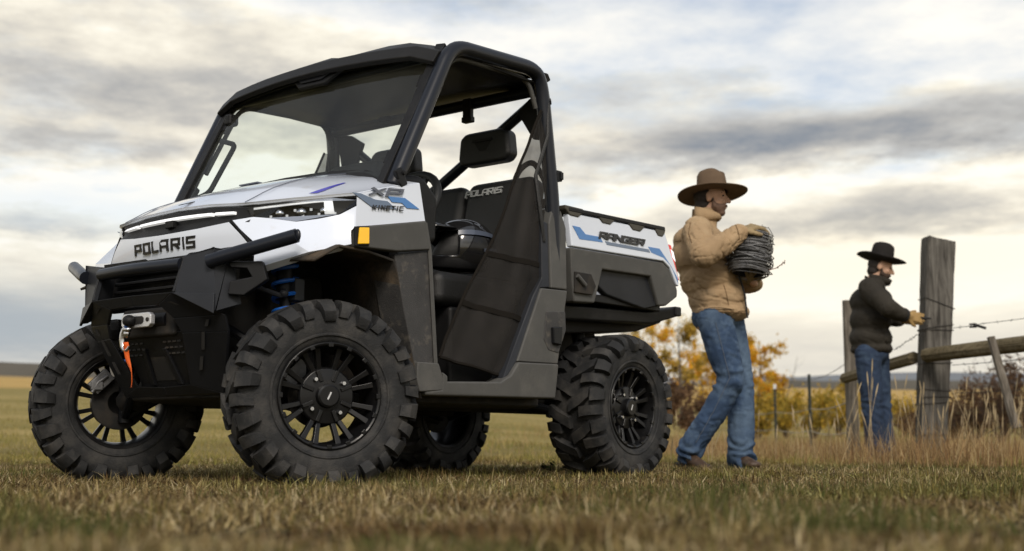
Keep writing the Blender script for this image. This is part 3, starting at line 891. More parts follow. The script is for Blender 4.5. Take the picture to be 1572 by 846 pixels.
def drl_box(y0, y1):
    mb = MB(); n_ = 6; rings = []
    for k in range(n_ + 1):
        y = y0 + (y1 - y0) * k / n_; ay = abs(y)
        x = 1.222 - .16 * ay * ay - max(0, ay - .2) * .06; zb = 1.070 - .05 * ay * ay; zt = zb + .014 - .02 * ay * ay
        rings.append([(x, y, zb), (x - .012, y, zt), (x - .04, y, zt), (x - .04, y, zb)])
    vs = [p for r in rings for p in r]; fs = []
    for i in range(n_):
        for j in range(4):
            j2 = (j + 1) % 4; fs.append((i * 4 + j, i * 4 + j2, (i + 1) * 4 + j2, (i + 1) * 4 + j))
    fs += [(0, 1, 2, 3), (n_ * 4 + 3, n_ * 4 + 2, n_ * 4 + 1, n_ * 4)]
    return mb.add(vs, fs)
for y0, y1 in ((-.225, .235), (.255, .350), (-.345, -.245)):
    drl_box(y0, y1).build('daytime_light', m_drl, band, smooth=30)
MB().box((1.213, 0, 1.055), (.03, .05, .03)).build('camera_pod', m_black, band, bevel=.004)

# front wing with headlight opening
def wing():
    mb = MB()
    a = (1.203, .358, 1.036); b = (1.170, .462, .943); tip = (1.205, .500, .835)
    h6 = (1.150, .425, 1.050); h5 = (1.126, .480, 1.043); h4 = (1.067, .580, 1.026); h3 = (.959, .705, 1.055); h2 = (.922, .7577, 1.088); h1 = (.918, .7548, 1.137)
    m1 = (1.150, .610, .955); c = (1.100, .690, .895); m2 = (.945, .752, .990); d = (.940, .752, .938); e = (.930, .7626, 1.006)
    fz = (.530, .7581, 1.082); g = (.555, .7488, 1.236)
    h4b = (1.02, .652, 1.036)
    v = [a, b, tip, h6, h5, h4, h3, h2, h1, m1, c, m2, d, e, fz, g, h4b]
    A, B, TP, H6, H5, H4, H3, H2, H1, M1, C, M2, D, E_, F_, G_, H4B = range(17)
    mb.add(v, [(A, H6, H5, B), (B, H5, H4, M1), (B, M1, C, TP), (M1, H4, H4B, C), (C, H4B, M2, D), (H4B, H3, M2), (M2, H3, H2, E_), (E_, H2, H1, G_, F_), ])
    # underside flange
    mb.add([tip, c, d, (.945, .70, .915), (1.09, .645, .868), (1.18, .47, .815)], [(0, 1, 4, 5), (1, 2, 3, 4)])
    return mb
both(wing, 'front_wing', m_white, smooth=22, bevel=.004)

# headlights
HL = [(1.166, .405, 1.088), (1.085, .540, 1.104), (.972, .668, 1.124), (.918, .755, 1.112), (.925, .754, 1.090), (.959, .700, 1.058), (1.067, .578, 1.028), (1.126, .475, 1.044), (1.152, .422, 1.050)]
def headlight(s):
    f = lambda p, k=0: (p[0] - k * .7, s * (p[1] - k * .7), p[2])
    hs = MB()
    back = [Vector(f(p, .055)) for p in HL]; fr = [Vector(f(p, .004)) for p in HL]
    n_ = len(HL); vs = fr + back
    fs = [((i + 1) % n_, i, n_ + i, n_ + (i + 1) % n_) for i in range(n_)] + [tuple(range(n_, 2 * n_))]
    if s < 0: fs = [tuple(reversed(q)) for q in fs]
    ho = hs.add(vs, fs).build('headlight', m_black, uv, smooth=25)
    # lit strip along the top and down the rear end
    def q(i, j, t, k=.012, dz=0):
        p = Vector(HL[i]).lerp(Vector(HL[j]), t); p = Vector(f(tuple(p), k)); p.z += dz; return p
    st = MB()
    up = [q(0, 1, .15), q(0, 1, .6), q(1, 2, .1), q(1, 2, .6), q(2, 3, .05)]
    lo = [p + Vector((0, 0, -.011)) for p in up]
    st.grid([[p + Vector((0, 0, -.003)) for p in up], lo])
    e0 = up[-1]; e1 = q(5, 6, .1)
    st.grid([[e0 + Vector((0, 0, -.003)), e1 + Vector((0, 0, .006))], [e0 + Vector((.022, -s * .024, -.006)), e1 + Vector((.026, -s * .028, .004))]])
    st.build('daytime_light', m_drl, ho, smooth=30, solid=.004)
    # projector lamps
    for t_, r_ in ((.18, .022), (.48, .024), (.80, .022)):
        c = Vector(HL[7]).lerp(Vector(HL[5]), t_); c = Vector(f((c.x, c.y, c.z + .018), .03))
        d_ = Vector((.62, s * .78, 0)); mb = MB(); mb.ball(c, (r_, r_, r_ * .8), 12, 8); mb.build('reflector', m_chrome, ho)
    pl = MB()
    for k in range(9):
        t = k / 9; c = Vector(HL[7]).lerp(Vector(HL[5]), t + .06); c = Vector(f((c.x, c.y, c.z + .006 + .020 * (k % 2)), .024))
        MB().box(c, (.018, .010, .010), Matrix.Rotation(s * rad(40), 3, 'Z')).build('reflector_facet', m_chrome, ho, smooth=0)
    ln = MB().add([Vector(f(p, .001)) for p in HL], [tuple(range(n_)) if s > 0 else tuple(reversed(range(n_)))])
    ln.build('lens', m_lens, ho, smooth=0)
headlight(1); headlight(-1)

# wing decals and lettering (flat print), both sides
def on_wing(s, x, z, lift=.004):
    y = .757 + (z - 1.10) * -.06
    return Vector((x, s * (y + lift), z))
for s in (1, -1):
    MB().prism([on_wing(s, .945, 1.138), on_wing(s, .900, 1.141), on_wing(s, .820, 1.128), on_wing(s, .752, 1.132), on_wing(s, .700, 1.106), on_wing(s, .84, 1.096)], (0, -s * .003, 0)).build('stripe', m_stripe2, uv, smooth=0)
    MB().prism([on_wing(s, .750, 1.152), on_wing(s, .650, 1.160), on_wing(s, .565, 1.126), on_wing(s, .640, 1.120), on_wing(s, .668, 1.137), on_wing(s, .725, 1.132)], (0, -s * .003, 0)).build('stripe', m_stripe, uv, smooth=0)
    if s > 0:
        q1 = [on_wing(s, .865, 1.136, .006), on_wing(s, .660, 1.158, .006), on_wing(s, .655, 1.196, .006), on_wing(s, .860, 1.176, .006)]
        q2 = [on_wing(s, .842, 1.084, .005), on_wing(s, .662, 1.104, .005), on_wing(s, .660, 1.124, .005), on_wing(s, .840, 1.105, .005)]
    else:
        q1 = [on_wing(s, .660, 1.158, .006), on_wing(s, .865, 1.136, .006), on_wing(s, .860, 1.176, .006), on_wing(s, .655, 1.196, .006)]
        q2 = [on_wing(s, .662, 1.104, .005), on_wing(s, .842, 1.084, .005), on_wing(s, .840, 1.105, .005), on_wing(s, .660, 1.124, .005)]
    lettering('wing_lettering', 'XP', q1, m_lgrey, uv, thick=.22, shear=.25, gap=.30, aspect=1.25)
    lettering('wing_lettering', 'KINETIC', q2, m_ltrs, uv, thick=.20, shear=.25, gap=.62, aspect=1.1)

# grey flare and amber marker
def flare():
    return MB().prism([(.932, .768, 1.008), (.875, .775, 1.016), (.534, .772, 1.082), (.505, .768, .965), (.70, .772, .935), (.925, .768, .928)], (0, -.05, 0))
both(flare, 'wing_flare', m_grey, bevel=.008, smooth=30)
def marker_bezel():
    return MB().prism([(.937, .771, 1.006), (.868, .778, 1.014), (.868, .778, .938), (.935, .771, .930)], (0, -.012, 0))
both(marker_bezel, 'marker_bezel', m_black, bevel=.003)
def marker():
    return MB().prism([(.920, .778, 1.003), (.874, .784, 1.008), (.874, .784, .944), (.926, .778, .938)], (0, -.015, 0))
both(marker, 'side_marker', m_amber, bevel=.003)
# wheel arch liner: sheet from flare inwards
def liner():
    arc = [(1.13, .86), (1.0, .93), (.84, .925), (.70, .905), (.655, .80), (.61, .66), (.56, .44), (.53, .36)]
    return MB().grid([[(x, .750, z) for x, z in arc], [(x, .60, z + .012) for x, z in arc], [(x - .01, .30, z + .015) for x, z in arc]])
both(liner, 'arch_liner', m_liner, smooth=50, solid=.01)
# door pillar cladding between arch and doorway
def cowl():
    return MB().prism([(.70, .752, .925), (.507, .756, .962), (.462, .752, .50), (.430, .752, .395), (.520, .752, .388), (.565, .752, .445), (.640, .752, .70)], (0, -.14, 0))
both(cowl, 'cowl_side', m_mud, bevel=.006)
def cowl_edge():
    return MB().tube([(.528, .757, 1.075), (.503, .760, .962), (.458, .757, .50)], .009, 6)
both(cowl_edge, 'door_seal', m_grey)
def cowl_foot():
    return MB().prism([(.575, .768, .505), (.448, .768, .505), (.418, .768, .440), (.415, .768, .395), (.56, .768, .385), (.58, .768, .44)], (0, -.12, 0)).prism([(.425, .770, .47), (.395, .770, .455), (.395, .770, .42), (.42, .770, .41)], (0, -.06, 0))
both(cowl_foot, 'cowl_foot', m_grey, bevel=.006)

# ------------------------------------------------------------------ sill, B panel
def sill():
    return MB().prism([(.43, .770, .432), (.05, .770, .444), (-.02, .772, .476), (-.075, .772, .535), (-.372, .772, .540), (-.350, .768, .382), (.01, .770, .378), (.52, .762, .372), (.53, .764, .392), (.43, .770, .398)], (0, -.10, 0))
both(sill, 'sill', m_grey, bevel=.009)
def bpan():
    return MB().prism([(-.075, .762, .537), (-.255, .762, .880), (-.452, .764, .885), (-.374, .764, .540)], (0, -.08, 0))
both(bpan, 'quarter_panel', m_grey, bevel=.007)
def bpan_up():
    return MB().prism([(-.335, .758, .886), (-.452, .762, .888), (-.458, .755, 1.180), (-.432, .745, 1.262), (-.372, .738, 1.270), (-.330, .750, 1.190)], (0, -.10, 0))
both(bpan_up, 'quarter_panel_top', m_grey, bevel=.009)
def bframe():
    return MB().prism([(.02, .752, .450), (-.025, .754, .478), (-.078, .754, .536), (-.257, .752, .880), (-.333, .748, .890), (-.330, .742, 1.190), (-.285, .738, 1.20), (-.285, .740, .93), (-.215, .742, .84), (-.02, .744, .50)], (0, -.07, 0))
both(bframe, 'door_frame', m_plate, bevel=.006)
def pocket():
    return MB().prism([(-.285, .768, .775), (-.425, .770, .785), (-.430, .770, .700), (-.375, .768, .590), (-.300, .766, .600), (-.262, .766, .650)], (0, -.008, 0))
both(pocket, 'latch_pocket', m_mud, bevel=.004)
def latch():
    return MB().prism([(-.315, .785, .705), (-.385, .787, .712), (-.375, .787, .625), (-.320, .785, .630)], (0, -.035, 0))
both(latch, 'latch', m_steel, bevel=.006)

# ------------------------------------------------------------------ cab floor, underbody, firewall
ub = MB()
ub.prism([(1.16, -.30, .40), (1.16, .30, .40), (.62, .52, .385), (.45, .66, .392), (-.36, .66, .392), (-.62, .40, .39), (-1.35, .36, .42), (-1.35, -.36, .42), (-.62, -.40, .39), (-.36, -.66, .392), (.45, -.66, .392), (.62, -.52, .385)], (0, 0, -.045))
ub.build('skid_floor', m_dark, uv, bevel=.01)
MB().box((.56, 0, .76), (.05, 1.22, .72)).build('firewall', m_dark, uv)
MB().box((1.0, 0, .68), (.36, .44, .56)).box((.80, 0, .62), (.30, .60, .5)).build('front_bay', m_dark, uv, bevel=.02)
MB().box((-.93, 0, .60), (.90, .58, .36)).build('drive_unit', m_dark, uv, bevel=.03)
MB().box((.05, 0, .425), (.80, 1.30, .03)).build('cab_floor', m_black, uv)

# ------------------------------------------------------------------ bench, headrests
def bench_seg(y0, y1):
    return MB().box((.02, (y0 + y1) / 2, .845), (.56, y1 - y0, .15))
for y0, y1 in ((-.63, -.215), (-.20, .20), (.215, .63)):
    bench_seg(y0, y1).build('seat_cushion', m_seat, uv, bevel=.045, seg=4)
MB().box((-.02, 0, .60), (.46, 1.24, .34)).build('seat_base', m_black, uv, bevel=.02)
R_ = Matrix.Rotation(rad(-14), 3, 'Y')
for y0, y1 in ((-.63, -.215), (-.20, .20), (.215, .63)):
    MB().box((-.365, (y0 + y1) / 2, 1.165), (.13, y1 - y0, .56), R_).build('backrest', m_seat, uv, bevel=.05, seg=4)
lettering('seat_lettering', 'POLARIS', [(-.352, .185 + .04, 1.366), (-.352, .425 + .03, 1.366), (-.362, .425 + .03, 1.400), (-.362, .185 + .04, 1.400)], m_lwhite, uv, thick=.22, shear=.1, gap=.30, lift=.012)
def headrest(y):
    mb = MB()
    pr = [(-.164, -.055), (-.152, .06), (-.115, .083), (.115, .083), (.152, .06), (.164, -.055), (.13, -.083), (-.13, -.083)]
    mb.prism([(-.375, y + a, 1.62 + b) for a, b in pr], (-.085, 0, 0))
    h_ = mb.build('headrest', m_seat, uv, bevel=.022, seg=4)
    MB().box((-.372, y, 1.652), (.012, .12, .012)).prism([(-.3735, y - .055, 1.65), (-.3735, y + .055, 1.65), (-.3735, y + .02, 1.60), (-.3735, y - .02, 1.60)], (-.003, 0, 0)).build('headrest_vent', m_dark, h_)
headrest(.31); headrest(-.31)

# ------------------------------------------------------------------ roll cage
def arc_pts(pts, n_=5, r=.09):
    """round the corners of a polyline"""
    P = [Vector(p) for p in pts]; out = [P[0]]
    for i in range(1, len(P) - 1):
        a = P[i] + (P[i - 1] - P[i]).normalized() * min(r, (P[i - 1] - P[i]).length * .45); b = P[i] + (P[i + 1] - P[i]).normalized() * min(r, (P[i + 1] - P[i]).length * .45)
        for k in range(n_ + 1):
            t = k / n_; out.append(a * (1 - t) ** 2 + P[i] * 2 * t * (1 - t) + b * t * t)
    out.append(P[-1]); return out
def side_hoop():
    return MB().tube(arc_pts([(.675, .715, 1.215), (.335, .722, 1.878), (-.285, .705, 1.918), (-.335, .705, 1.84), (-.392, .722, 1.30), (-.40, .722, 1.0)], 6, .10), .034, 12)
both(side_hoop, 'roll_hoop', m_tube, smooth=50)
def inner_rail():
    return MB().tube(arc_pts([(.50, .700, 1.47), (.300, .694, 1.845), (-.255, .682, 1.868), (-.315, .684, 1.74)], 5, .08), .012, 8)
both(inner_rail, 'roof_seal', m_grey, smooth=50)
MB().tube([(-.33, -.68, 1.83), (-.33, .68, 1.83)], .028, 10).build('rear_cross_tube', m_tube, uv)
MB().tube([(.34, -.70, 1.85), (.345, .70, 1.85)], .026, 10).build('front_cross_tube', m_tube, uv)
MB().tube([(-.40, -.70, 1.30), (-.40, .70, 1.30)], .024, 10).build('shoulder_tube', m_tube, uv)
MB().tube([(-.43, -.20, 1.37), (-.41, .58, 1.79)], .026, 10).build('diagonal_brace', m_tube, uv)
MB().tube([(-.41, -.66, 1.78), (-.42, -.30, 1.50), (-.43, -.20, 1.37)], .024, 10).build('diagonal_brace', m_tube, uv)
def rear_gusset():
    return MB().prism([(-.36, .70, 1.83), (-.37, .60, 1.81), (-.38, .52, 1.76), (-.40, .60, 1.62), (-.40, .69, 1.60)], (-.02, 0, 0))
both(rear_gusset, 'cage_gusset', m_steel, bevel=.004)
def shoulder_hoop():
    return MB().tube(arc_pts([(-.40, .45, 1.30), (-.41, .50, 1.48), (-.40, .60, 1.52), (-.40, .68, 1.40), (-.40, .69, 1.30)], 5, .05), .014, 8)
both(shoulder_hoop, 'shoulder_hoop', m_black)
def pillar_bolts():
    return MB().box((.665, .744, 1.243), (.075, .02, .045), Matrix.Rotation(rad(-62), 3, 'Y'))
for o_ in both(pillar_bolts, 'pillar_bracket', m_steel, bevel=.006): pass
for s in (1, -1):
    for c in ((.655, 1.262), (.682, 1.222)):
        MB().lathe([(.0005, .006), (.008, .006), (.010, 0), (.010, -.01)], 10, 'y', c=(c[0], s * .756, c[1])).build('bolt', m_black, uv)
    MB().box((-.415, s * .735, 1.425), (.04, .03, .05)).box((-.425, s * .752, 1.425), (.02, .012, .036)).build('hinge_striker', m_steel, uv, bevel=.004)
    MB().tube([(-.345, s * .715, 1.77), (-.365, s * .735, 1.775)], .016, 8).build('cage_pin', m_steel, uv)

# ------------------------------------------------------------------ roof
NR = 9
def roof_z(x, y):
    return 1.905 + .035 * (1 - (y / .72) ** 2) + (.36 - x) * .055 - max(0, x - .25) * .22
rows = []
xs = [.44, .40, .30, .15, 0, -.15, -.30, -.38, -.40]
for x in xs:
    r = []
    for k in range(13):
        y = -.712 + 1.424 * k / 12
        xx = x + (.05 * (1 - (y / .712) ** 2) if x > .28 else 0)
        zz = roof_z(x, y)
        if k in (2, 3, 9, 10, 6) and .34 > x > -.36: zz += .022
        if x == .44: zz -= .045
        if x == -.40: zz -= .03
        if k in (0, 12): zz -= .03
        r.append(Vector((xx, y, zz)))
    rows.append(r)
MB().grid(rows).build('roof', m_roof, uv, smooth=35, solid=.028, bevel=.006)
# headliner
MB().grid([[(x, y, 1.862 + .018 * (1 - (y / .7) ** 2) - max(0, x - .2) * .12) for y in np.linspace(-.70, .70, 9)] for x in (.36, .2, 0, -.2, -.37)]).build('headliner', m_roof, uv, smooth=60, solid=.012)
for y in (.10,):
    MB().box((-.30, y + .18, 1.80), (.03, .05, .10)).box((-.30, y + .18, 1.745), (.036, .06, .03)).build('roof_latch', m_black, uv, bevel=.006)
MB().box((-.30, -.28, 1.835), (.03, .07, .03)).build('roof_clip', m_black, uv, bevel=.004)

# ------------------------------------------------------------------ windscreen
WB = [(.700, .70, 1.228), (.655, .52, 1.285), (.635, .28, 1.312), (.628, 0, 1.320)]
WT = [(.345, .70, 1.870), (.372, .52, 1.882), (.388, .28, 1.892), (.394, 0, 1.896)]
def wsp(row_t, i):
    return Vector(WB[i]).lerp(Vector(WT[i]), row_t)
def wrow(t, inset=0.0):
    r = [wsp(t, i) for i in range(4)]
    if inset: r = [Vector((p.x, max(0, p.y - inset) if i == 0 else p.y, p.z)) for i, p in enumerate(r)]
    return symrow([tuple(p) for p in r])
ws = MB().grid([wrow(t, .03) for t in (.02, .2, .4, .6, .8, .97)]).build('windscreen', m_screen, uv, smooth=60)
fr = MB()
fr.grid([wrow(-.02), wrow(.045)])
fr.grid([wrow(.93), wrow(1.02)])
for s in (1, -1):
    a_ = []; b_ = []
    for k in range(9):
        t = -.02 + 1.04 * k / 8; p = wsp(t, 0); q = wsp(t, 0).lerp(wsp(t, 1), .26)
        a_.append((p.x, s * p.y, p.z)); b_.append((q.x, s * q.y, q.z))
    fr.grid([a_, b_] if s < 0 else [b_, a_])
fr.build('windscreen_frame', m_black, ws, smooth=60, solid=.014, bevel=.003, merge=False)
for s in (1, -1):
    for t in (.16, .74):
        p = wsp(t, 0).lerp(wsp(t, 1), .30)
        MB().box((p.x - .015, s * p.y, p.z), (.03, .05, .07), Matrix.Rotation(rad(-28), 3, 'Y')).build('screen_clamp', m_black, ws, bevel=.008)
def wv(y, t, off=.012):
    ay = abs(y); i = 0
    for i in range(3):
        if WB[i + 1][1] <= ay <= WB[i][1]: break
    k = (WB[i][1] - ay) / (WB[i][1] - WB[i + 1][1])
    p = wsp(t, i).lerp(wsp(t, i + 1), k); return Vector((p.x + off, y, p.z + off * .5))
MB().prism([wv(-.19, .945), wv(.20, .945), wv(.08, .80), wv(-.09, .805)], (.02, 0, .010)).build('screen_visor', m_black, ws, bevel=.008)
MB().prism([wv(-.15, .925, .034), wv(.16, .925, .034), wv(.062, .83, .034), wv(-.07, .833, .034)], (.006, 0, .003)).build('visor_inset', m_steel, ws, bevel=.004)
# grab handle on the far front pillar
MB().tube(arc_pts([(.63, -.66, 1.31), (.60, -.545, 1.345), (.46, -.535, 1.60), (.46, -.66, 1.64)], 4, .03), .013, 8).build('grab_handle', m_black, uv)
MB().box((.42, -.62, 1.74), (.06, .05, .06)).build('cabin_latch', m_black, uv, bevel=.015)

# ------------------------------------------------------------------ dashboard and steering wheel
MB().prism([(.58, -.66, 1.29), (.42, -.66, 1.30), (.33, -.66, 1.22), (.34, -.66, 1.02), (.56, -.66, .98)], (0, 1.32, 0)).build('dashboard', m_black, uv, bevel=.03, seg=3)
MB().prism([(.46, .14, 1.29), (.46, .52, 1.29), (.40, .46, 1.385), (.40, .20, 1.385)], (.12, 0, 0)).build('instrument_hood', m_black, uv, bevel=.02)
sw = MB(); Rw = Matrix.Translation((.20, .33, 1.23)) @ Matrix.Rotation(rad(62), 4, 'Y')
ring = [Rw @ Vector((.185 * math.cos(t), .185 * math.sin(t), 0)) for t in np.linspace(0, 2 * math.pi, 29)]
sw.tube(ring, .020, 10, cap=False)
for t in (0.4, 2.74, 4.71):
    sw.tube([Rw @ Vector((0, 0, -.03)), Rw @ Vector((.17 * math.cos(t), .17 * math.sin(t), 0))], .014, 8)
sw.ball(Rw @ Vector((0, 0, -.02)), .055, 12, 8)
sw.build('steering_wheel', m_seat, uv)
MB().tube([Rw @ Vector((0, 0, -.03)), Rw @ Vector((0, 0, -.28))], .03, 10).build('steering_column', m_black, uv)

# ------------------------------------------------------------------ side nets
def net_sheet(s):
    """slack mesh hung from the rear pillar, across the doorway and down to the sill"""
    L_ = [(-.300, 1.72), (-.215, 1.56), (-.115, 1.385), (-.040, 1.23), (.050, 1.06), (.130, .955), (.225, .830), (.315, .690), (.395, .535)]
    Rr = [(-.335, 1.72), (-.355, 1.56), (-.350, 1.385), (-.325, 1.22), (-.315, 1.06), (-.300, .93), (-.235, .80), (-.130, .62), (.010, .478)]
    rows = []; NU = 16
    fine = 30
    for k in range(fine + 1):
        t = k / fine * (len(L_) - 1); i = min(int(t), len(L_) - 2); q = t - i
        a = Vector((L_[i][0], 0, L_[i][1])).lerp(Vector((L_[i + 1][0], 0, L_[i + 1][1])), q)
        b = Vector((Rr[i][0], 0, Rr[i][1])).lerp(Vector((Rr[i + 1][0], 0, Rr[i + 1][1])), q)
        r = []
        for j in range(NU + 1):
            u = j / NU; p = a.lerp(b, u)
            fold = .007 * math.sin(u * 8 + k * .10) + .004 * math.sin(u * 17 - k * .2)
            env = min(1, 4 * u) * min(1, 4 * (1 - u) + .2)
            r.append((p.x, s * (.722 + fold * env + .008 * noise.noise(Vector((p.x * 9, p.z * 9, s)))), p.z))
        rows.append(r)
    return rows
for s in (1, -1):
    rows = net_sheet(s)
    nt_ = MB().grid(rows).build('side_net', m_net, uv, smooth=80)
    hem = MB()
    hem.tube([(r[0][0], r[0][1] + s * .002, r[0][2]) for r in rows], .007, 6)
    hem.tube([(p[0], p[1] + s * .002, p[2]) for p in rows[-1]], .008, 6)
    hem.build('net_hem', m_webbing, nt_)
    for kk in (17, 24):
        r = rows[kk]; ra = [(p[0], p[1] + s * .004, p[2] + .012) for p in r]; rb2 = [(p[0], p[1] + s * .004, p[2] - .012) for p in r]
        MB().grid([ra, rb2]).build('net_strap', m_webbing, nt_, smooth=60)
    st = MB()
    st.tube([(-.345, s * .735, 1.76), (-.33, s * .742, 1.60), (-.24, s * .74, 1.40), (-.30, s * .742, 1.10)], .009, 6)
    st.build('seat_belt', m_seat, uv)

# ------------------------------------------------------------------ cargo bed
BX0, BX1 = -.475, -1.40
def bed_white():
    mb = MB()
    mb.prism([(BX0, .752, 1.262), (-1.335, .752, 1.278), (-1.375, .755, 1.20), (-1.455, .757, 1.060), (-1.462, .757, 1.000), (-1.440, .757, 1.005), (-1.375, .757, 1.090), (-1.31, .757, 1.118), (-.498, .757, 1.100)], (0, -.035, 0))
    return mb
both(bed_white, 'bed_side', m_white, bevel=.007)
def bed_grey():
    mb = MB()
    mb.prism([(-.498, .752, 1.096), (-1.31, .752, 1.114), (-1.375, .752, 1.086), (-1.455, .752, .985), (-1.455, .752, .945), (-1.36, .740, .890), (-1.29, .735, .885), (-1.20, .748, 1.028), (-.765, .748, 1.018), (-.715, .735, .850), (-.545, .735, .842), (-.510, .752, .93)], (0, -.06, 0))
    return mb
both(bed_grey, 'bed_side_lower', m_grey, bevel=.010)
def bed_pocket():
    return MB().prism([(-.745, .722, 1.03), (-1.22, .722, 1.04), (-1.31, .722, .885), (-1.20, .705, .862), (-.86, .705, .905), (-.745, .712, .955)], (0, -.04, 0))
both(bed_pocket, 'bed_side_recess', m_plate, bevel=.01)
def bed_lowlip():
    return MB().prism([(-.725, .742, .853), (-.715, .742, .905), (-.78, .742, .985), (-.70, .742, .985), (-.60, .742, .90), (-.56, .738, .848)], (0, -.05, 0))
def bed_hole():
    return MB().prism([(-.528, .755, .985), (-.66, .755, .985), (-.70, .755, .93), (-.67, .753, .885), (-.528, .753, .885)], (0, -.012, 0))
both(bed_hole, 'bed_side_opening', m_dark, bevel=.004)
def bed_brace():
    return MB().tube([(-.535, .760, .965), (-.60, .760, .925)], .011, 8)
both(bed_brace, 'bed_strut', m_grey)
# stripes and RANGER lettering
for s in (1, -1):
    yy = .7545
    def bp(x, z, l=.002): return Vector((x, s * (yy + l + max(0, (1.2 - z)) * .012), z))
    MB().prism([bp(-.505, 1.200), bp(-.565, 1.200), bp(-.610, 1.172), bp(-.735, 1.174), bp(-.755, 1.150), bp(-.560, 1.142)], (0, -s * .003, 0)).build('stripe', m_stripe, uv, smooth=0)
    MB().prism([bp(-1.165, 1.178), bp(-1.275, 1.180), bp(-1.330, 1.140), bp(-1.445, 1.045), bp(-1.452, 1.015), bp(-1.385, 1.100), bp(-1.310, 1.136), bp(-1.195, 1.150)], (0, -s * .003, 0)).build('stripe', m_stripe, uv, smooth=0)
    MB().prism([bp(-.775, 1.158), bp(-1.170, 1.164), bp(-1.185, 1.148), bp(-.790, 1.142)], (0, -s * .003, 0)).build('stripe', m_stripe2, uv, smooth=0)
    q = [bp(-.715, 1.163, .004), bp(-1.135, 1.172, .004), bp(-1.135, 1.212, .004), bp(-.715, 1.203, .004)]
    if s < 0: q = [q[1], q[0], q[3], q[2]]
    lettering('bed_lettering', 'RANGER', q, m_ltrs, uv, thick=.30, shear=.30, gap=.26, aspect=1.0)
# top rail caps
def caps(s):
    for x in (-.52, -.79, -1.06, -1.285):
        mb = MB()
        L2 = .075 if x > -1.2 else .05
        mb.prism([(x + L2, s * .758, 1.292), (x + L2 * .95, s * .758, 1.272), (x + L2 * .45, s * .758, 1.246), (x - L2 * .45, s * .758, 1.246), (x - L2 * .95, s * .758, 1.272), (x - L2, s * .758, 1.292)], (0, -s * .06, 0))
        mb.build('rail_cap', m_cap, uv, bevel=.006)
    MB().box((-.90, s * .735, 1.283), (.86, .05, .022), Matrix.Rotation(rad(-1 * -1.05), 3, 'Y')).build('bed_rail', m_black, uv, bevel=.006)
caps(1); caps(-1)
MB().box((-.92, 0, .885), (.92, 1.38, .04)).build('bed_floor', m_black, uv, bevel=.006)
MB().box((-.465, 0, 1.07), (.03, 1.42, .37)).build('bed_front_wall', m_grey, uv, bevel=.006)
MB().prism([(-1.345, -.70, 1.26), (-1.345, .70, 1.26), (-1.42, .70, .92), (-1.42, -.70, .92)], (-.035, 0, 0)).build('tailgate', m_white, uv, bevel=.006)
ubd = MB()
ubd.prism([(-.46, .56, .84), (-1.56, .56, .868), (-1.60, .56, .872), (-1.60, .56, .83), (-1.35, .56, .765), (-.50, .56, .70)], (0, -1.12, 0))
ubd.build('bed_subframe', m_dark, uv, bevel=.01)
def bed_beam():
    return MB().prism([(-.50, .66, .835), (-1.30, .66, .862), (-1.62, .66, .915), (-1.625, .66, .862), (-1.36, .66, .800), (-.50, .64, .765)], (0, -.14, 0))
both(bed_beam, 'bed_side_beam', m_black, bevel=.012)
MB().box((-1.60, 0, .885), (.06, 1.34, .05)).build('rear_bumper', m_black, uv, bevel=.008)
for s in (1, -1):
    MB().box((-1.618, s * .62, .888), (.012, .07, .036)).build('bumper_pad', m_steel, uv, bevel=.003)
    tl = MB().prism([(-1.372, s * .752, 1.215), (-1.352, s * .70, 1.225), (-1.420, s * .70, 1.010), (-1.448, s * .752, 1.035)], (-.028, 0, 0)).build('tail_light', m_red, uv, bevel=.006)
    MB().prism([(-1.402, s * .7545, 1.150), (-1.385, s * .7545, 1.190), (-1.408, s * .7545, 1.180), (-1.43, s * .7545, 1.13)], (-.006, 0, 0)).build('reverse_lens', m_drl, tl, smooth=0)

# ------------------------------------------------------------------ front bumper guard
def upright():
    mb = MB()
    q = [Vector((1.352, .262, .890)), Vector((1.322, .410, .912)), Vector((1.318, .425, .672)), Vector((1.392, .255, .748))]
    mb.prism([q[0], q[1], q[2], q[3]], (-.022, -.004, 0))
    mb.prism([q[1], q[2], q[2] + Vector((-.10, .03, .03)), q[1] + Vector((-.06, .028, -.004))], (-.004, -.012, 0))
    return mb
both(upright, 'bumper_upright', m_plate, bevel=.005)
def upright_facet():
    return MB().prism([(1.396, .256, .746), (1.326, .424, .738), (1.334, .432, .660)], (-.01, -.006, 0))
both(upright_facet, 'bumper_facet', m_plate, bevel=.003)
def upright_inner():
    return MB().prism([(1.352, .260, .890), (1.392, .255, .748), (1.30, .262, .74), (1.28, .262, .88)], (0, .012, 0))
both(upright_inner, 'bumper_gusset', m_steel, bevel=.003)
MB().tube([(1.352, -.26, .858), (1.372, -.10, .857), (1.376, 0, .857), (1.372, .10, .857), (1.352, .26, .858)], .025, 14).build('bumper_tube', m_tube, uv)
def btube():
    return MB().tube(arc_pts([(1.335, .395, .858), (1.315, .445, .872), (1.185, .715, .944)], 5, .05), .027, 14).ball((1.184, .717, .9445), (.010, .016, .024))
both(btube, 'bumper_tube_end', m_tube)
def bbr():
    return MB().prism([(1.29, .45, .858), (1.215, .56, .86), (1.20, .575, .79), (1.25, .50, .73), (1.285, .45, .735), (1.285, .46, .785), (1.24, .53, .80), (1.255, .52, .83), (1.29, .47, .835)], (-.03, -.02, 0))
both(bbr, 'bumper_bracket', m_steel, bevel=.005)
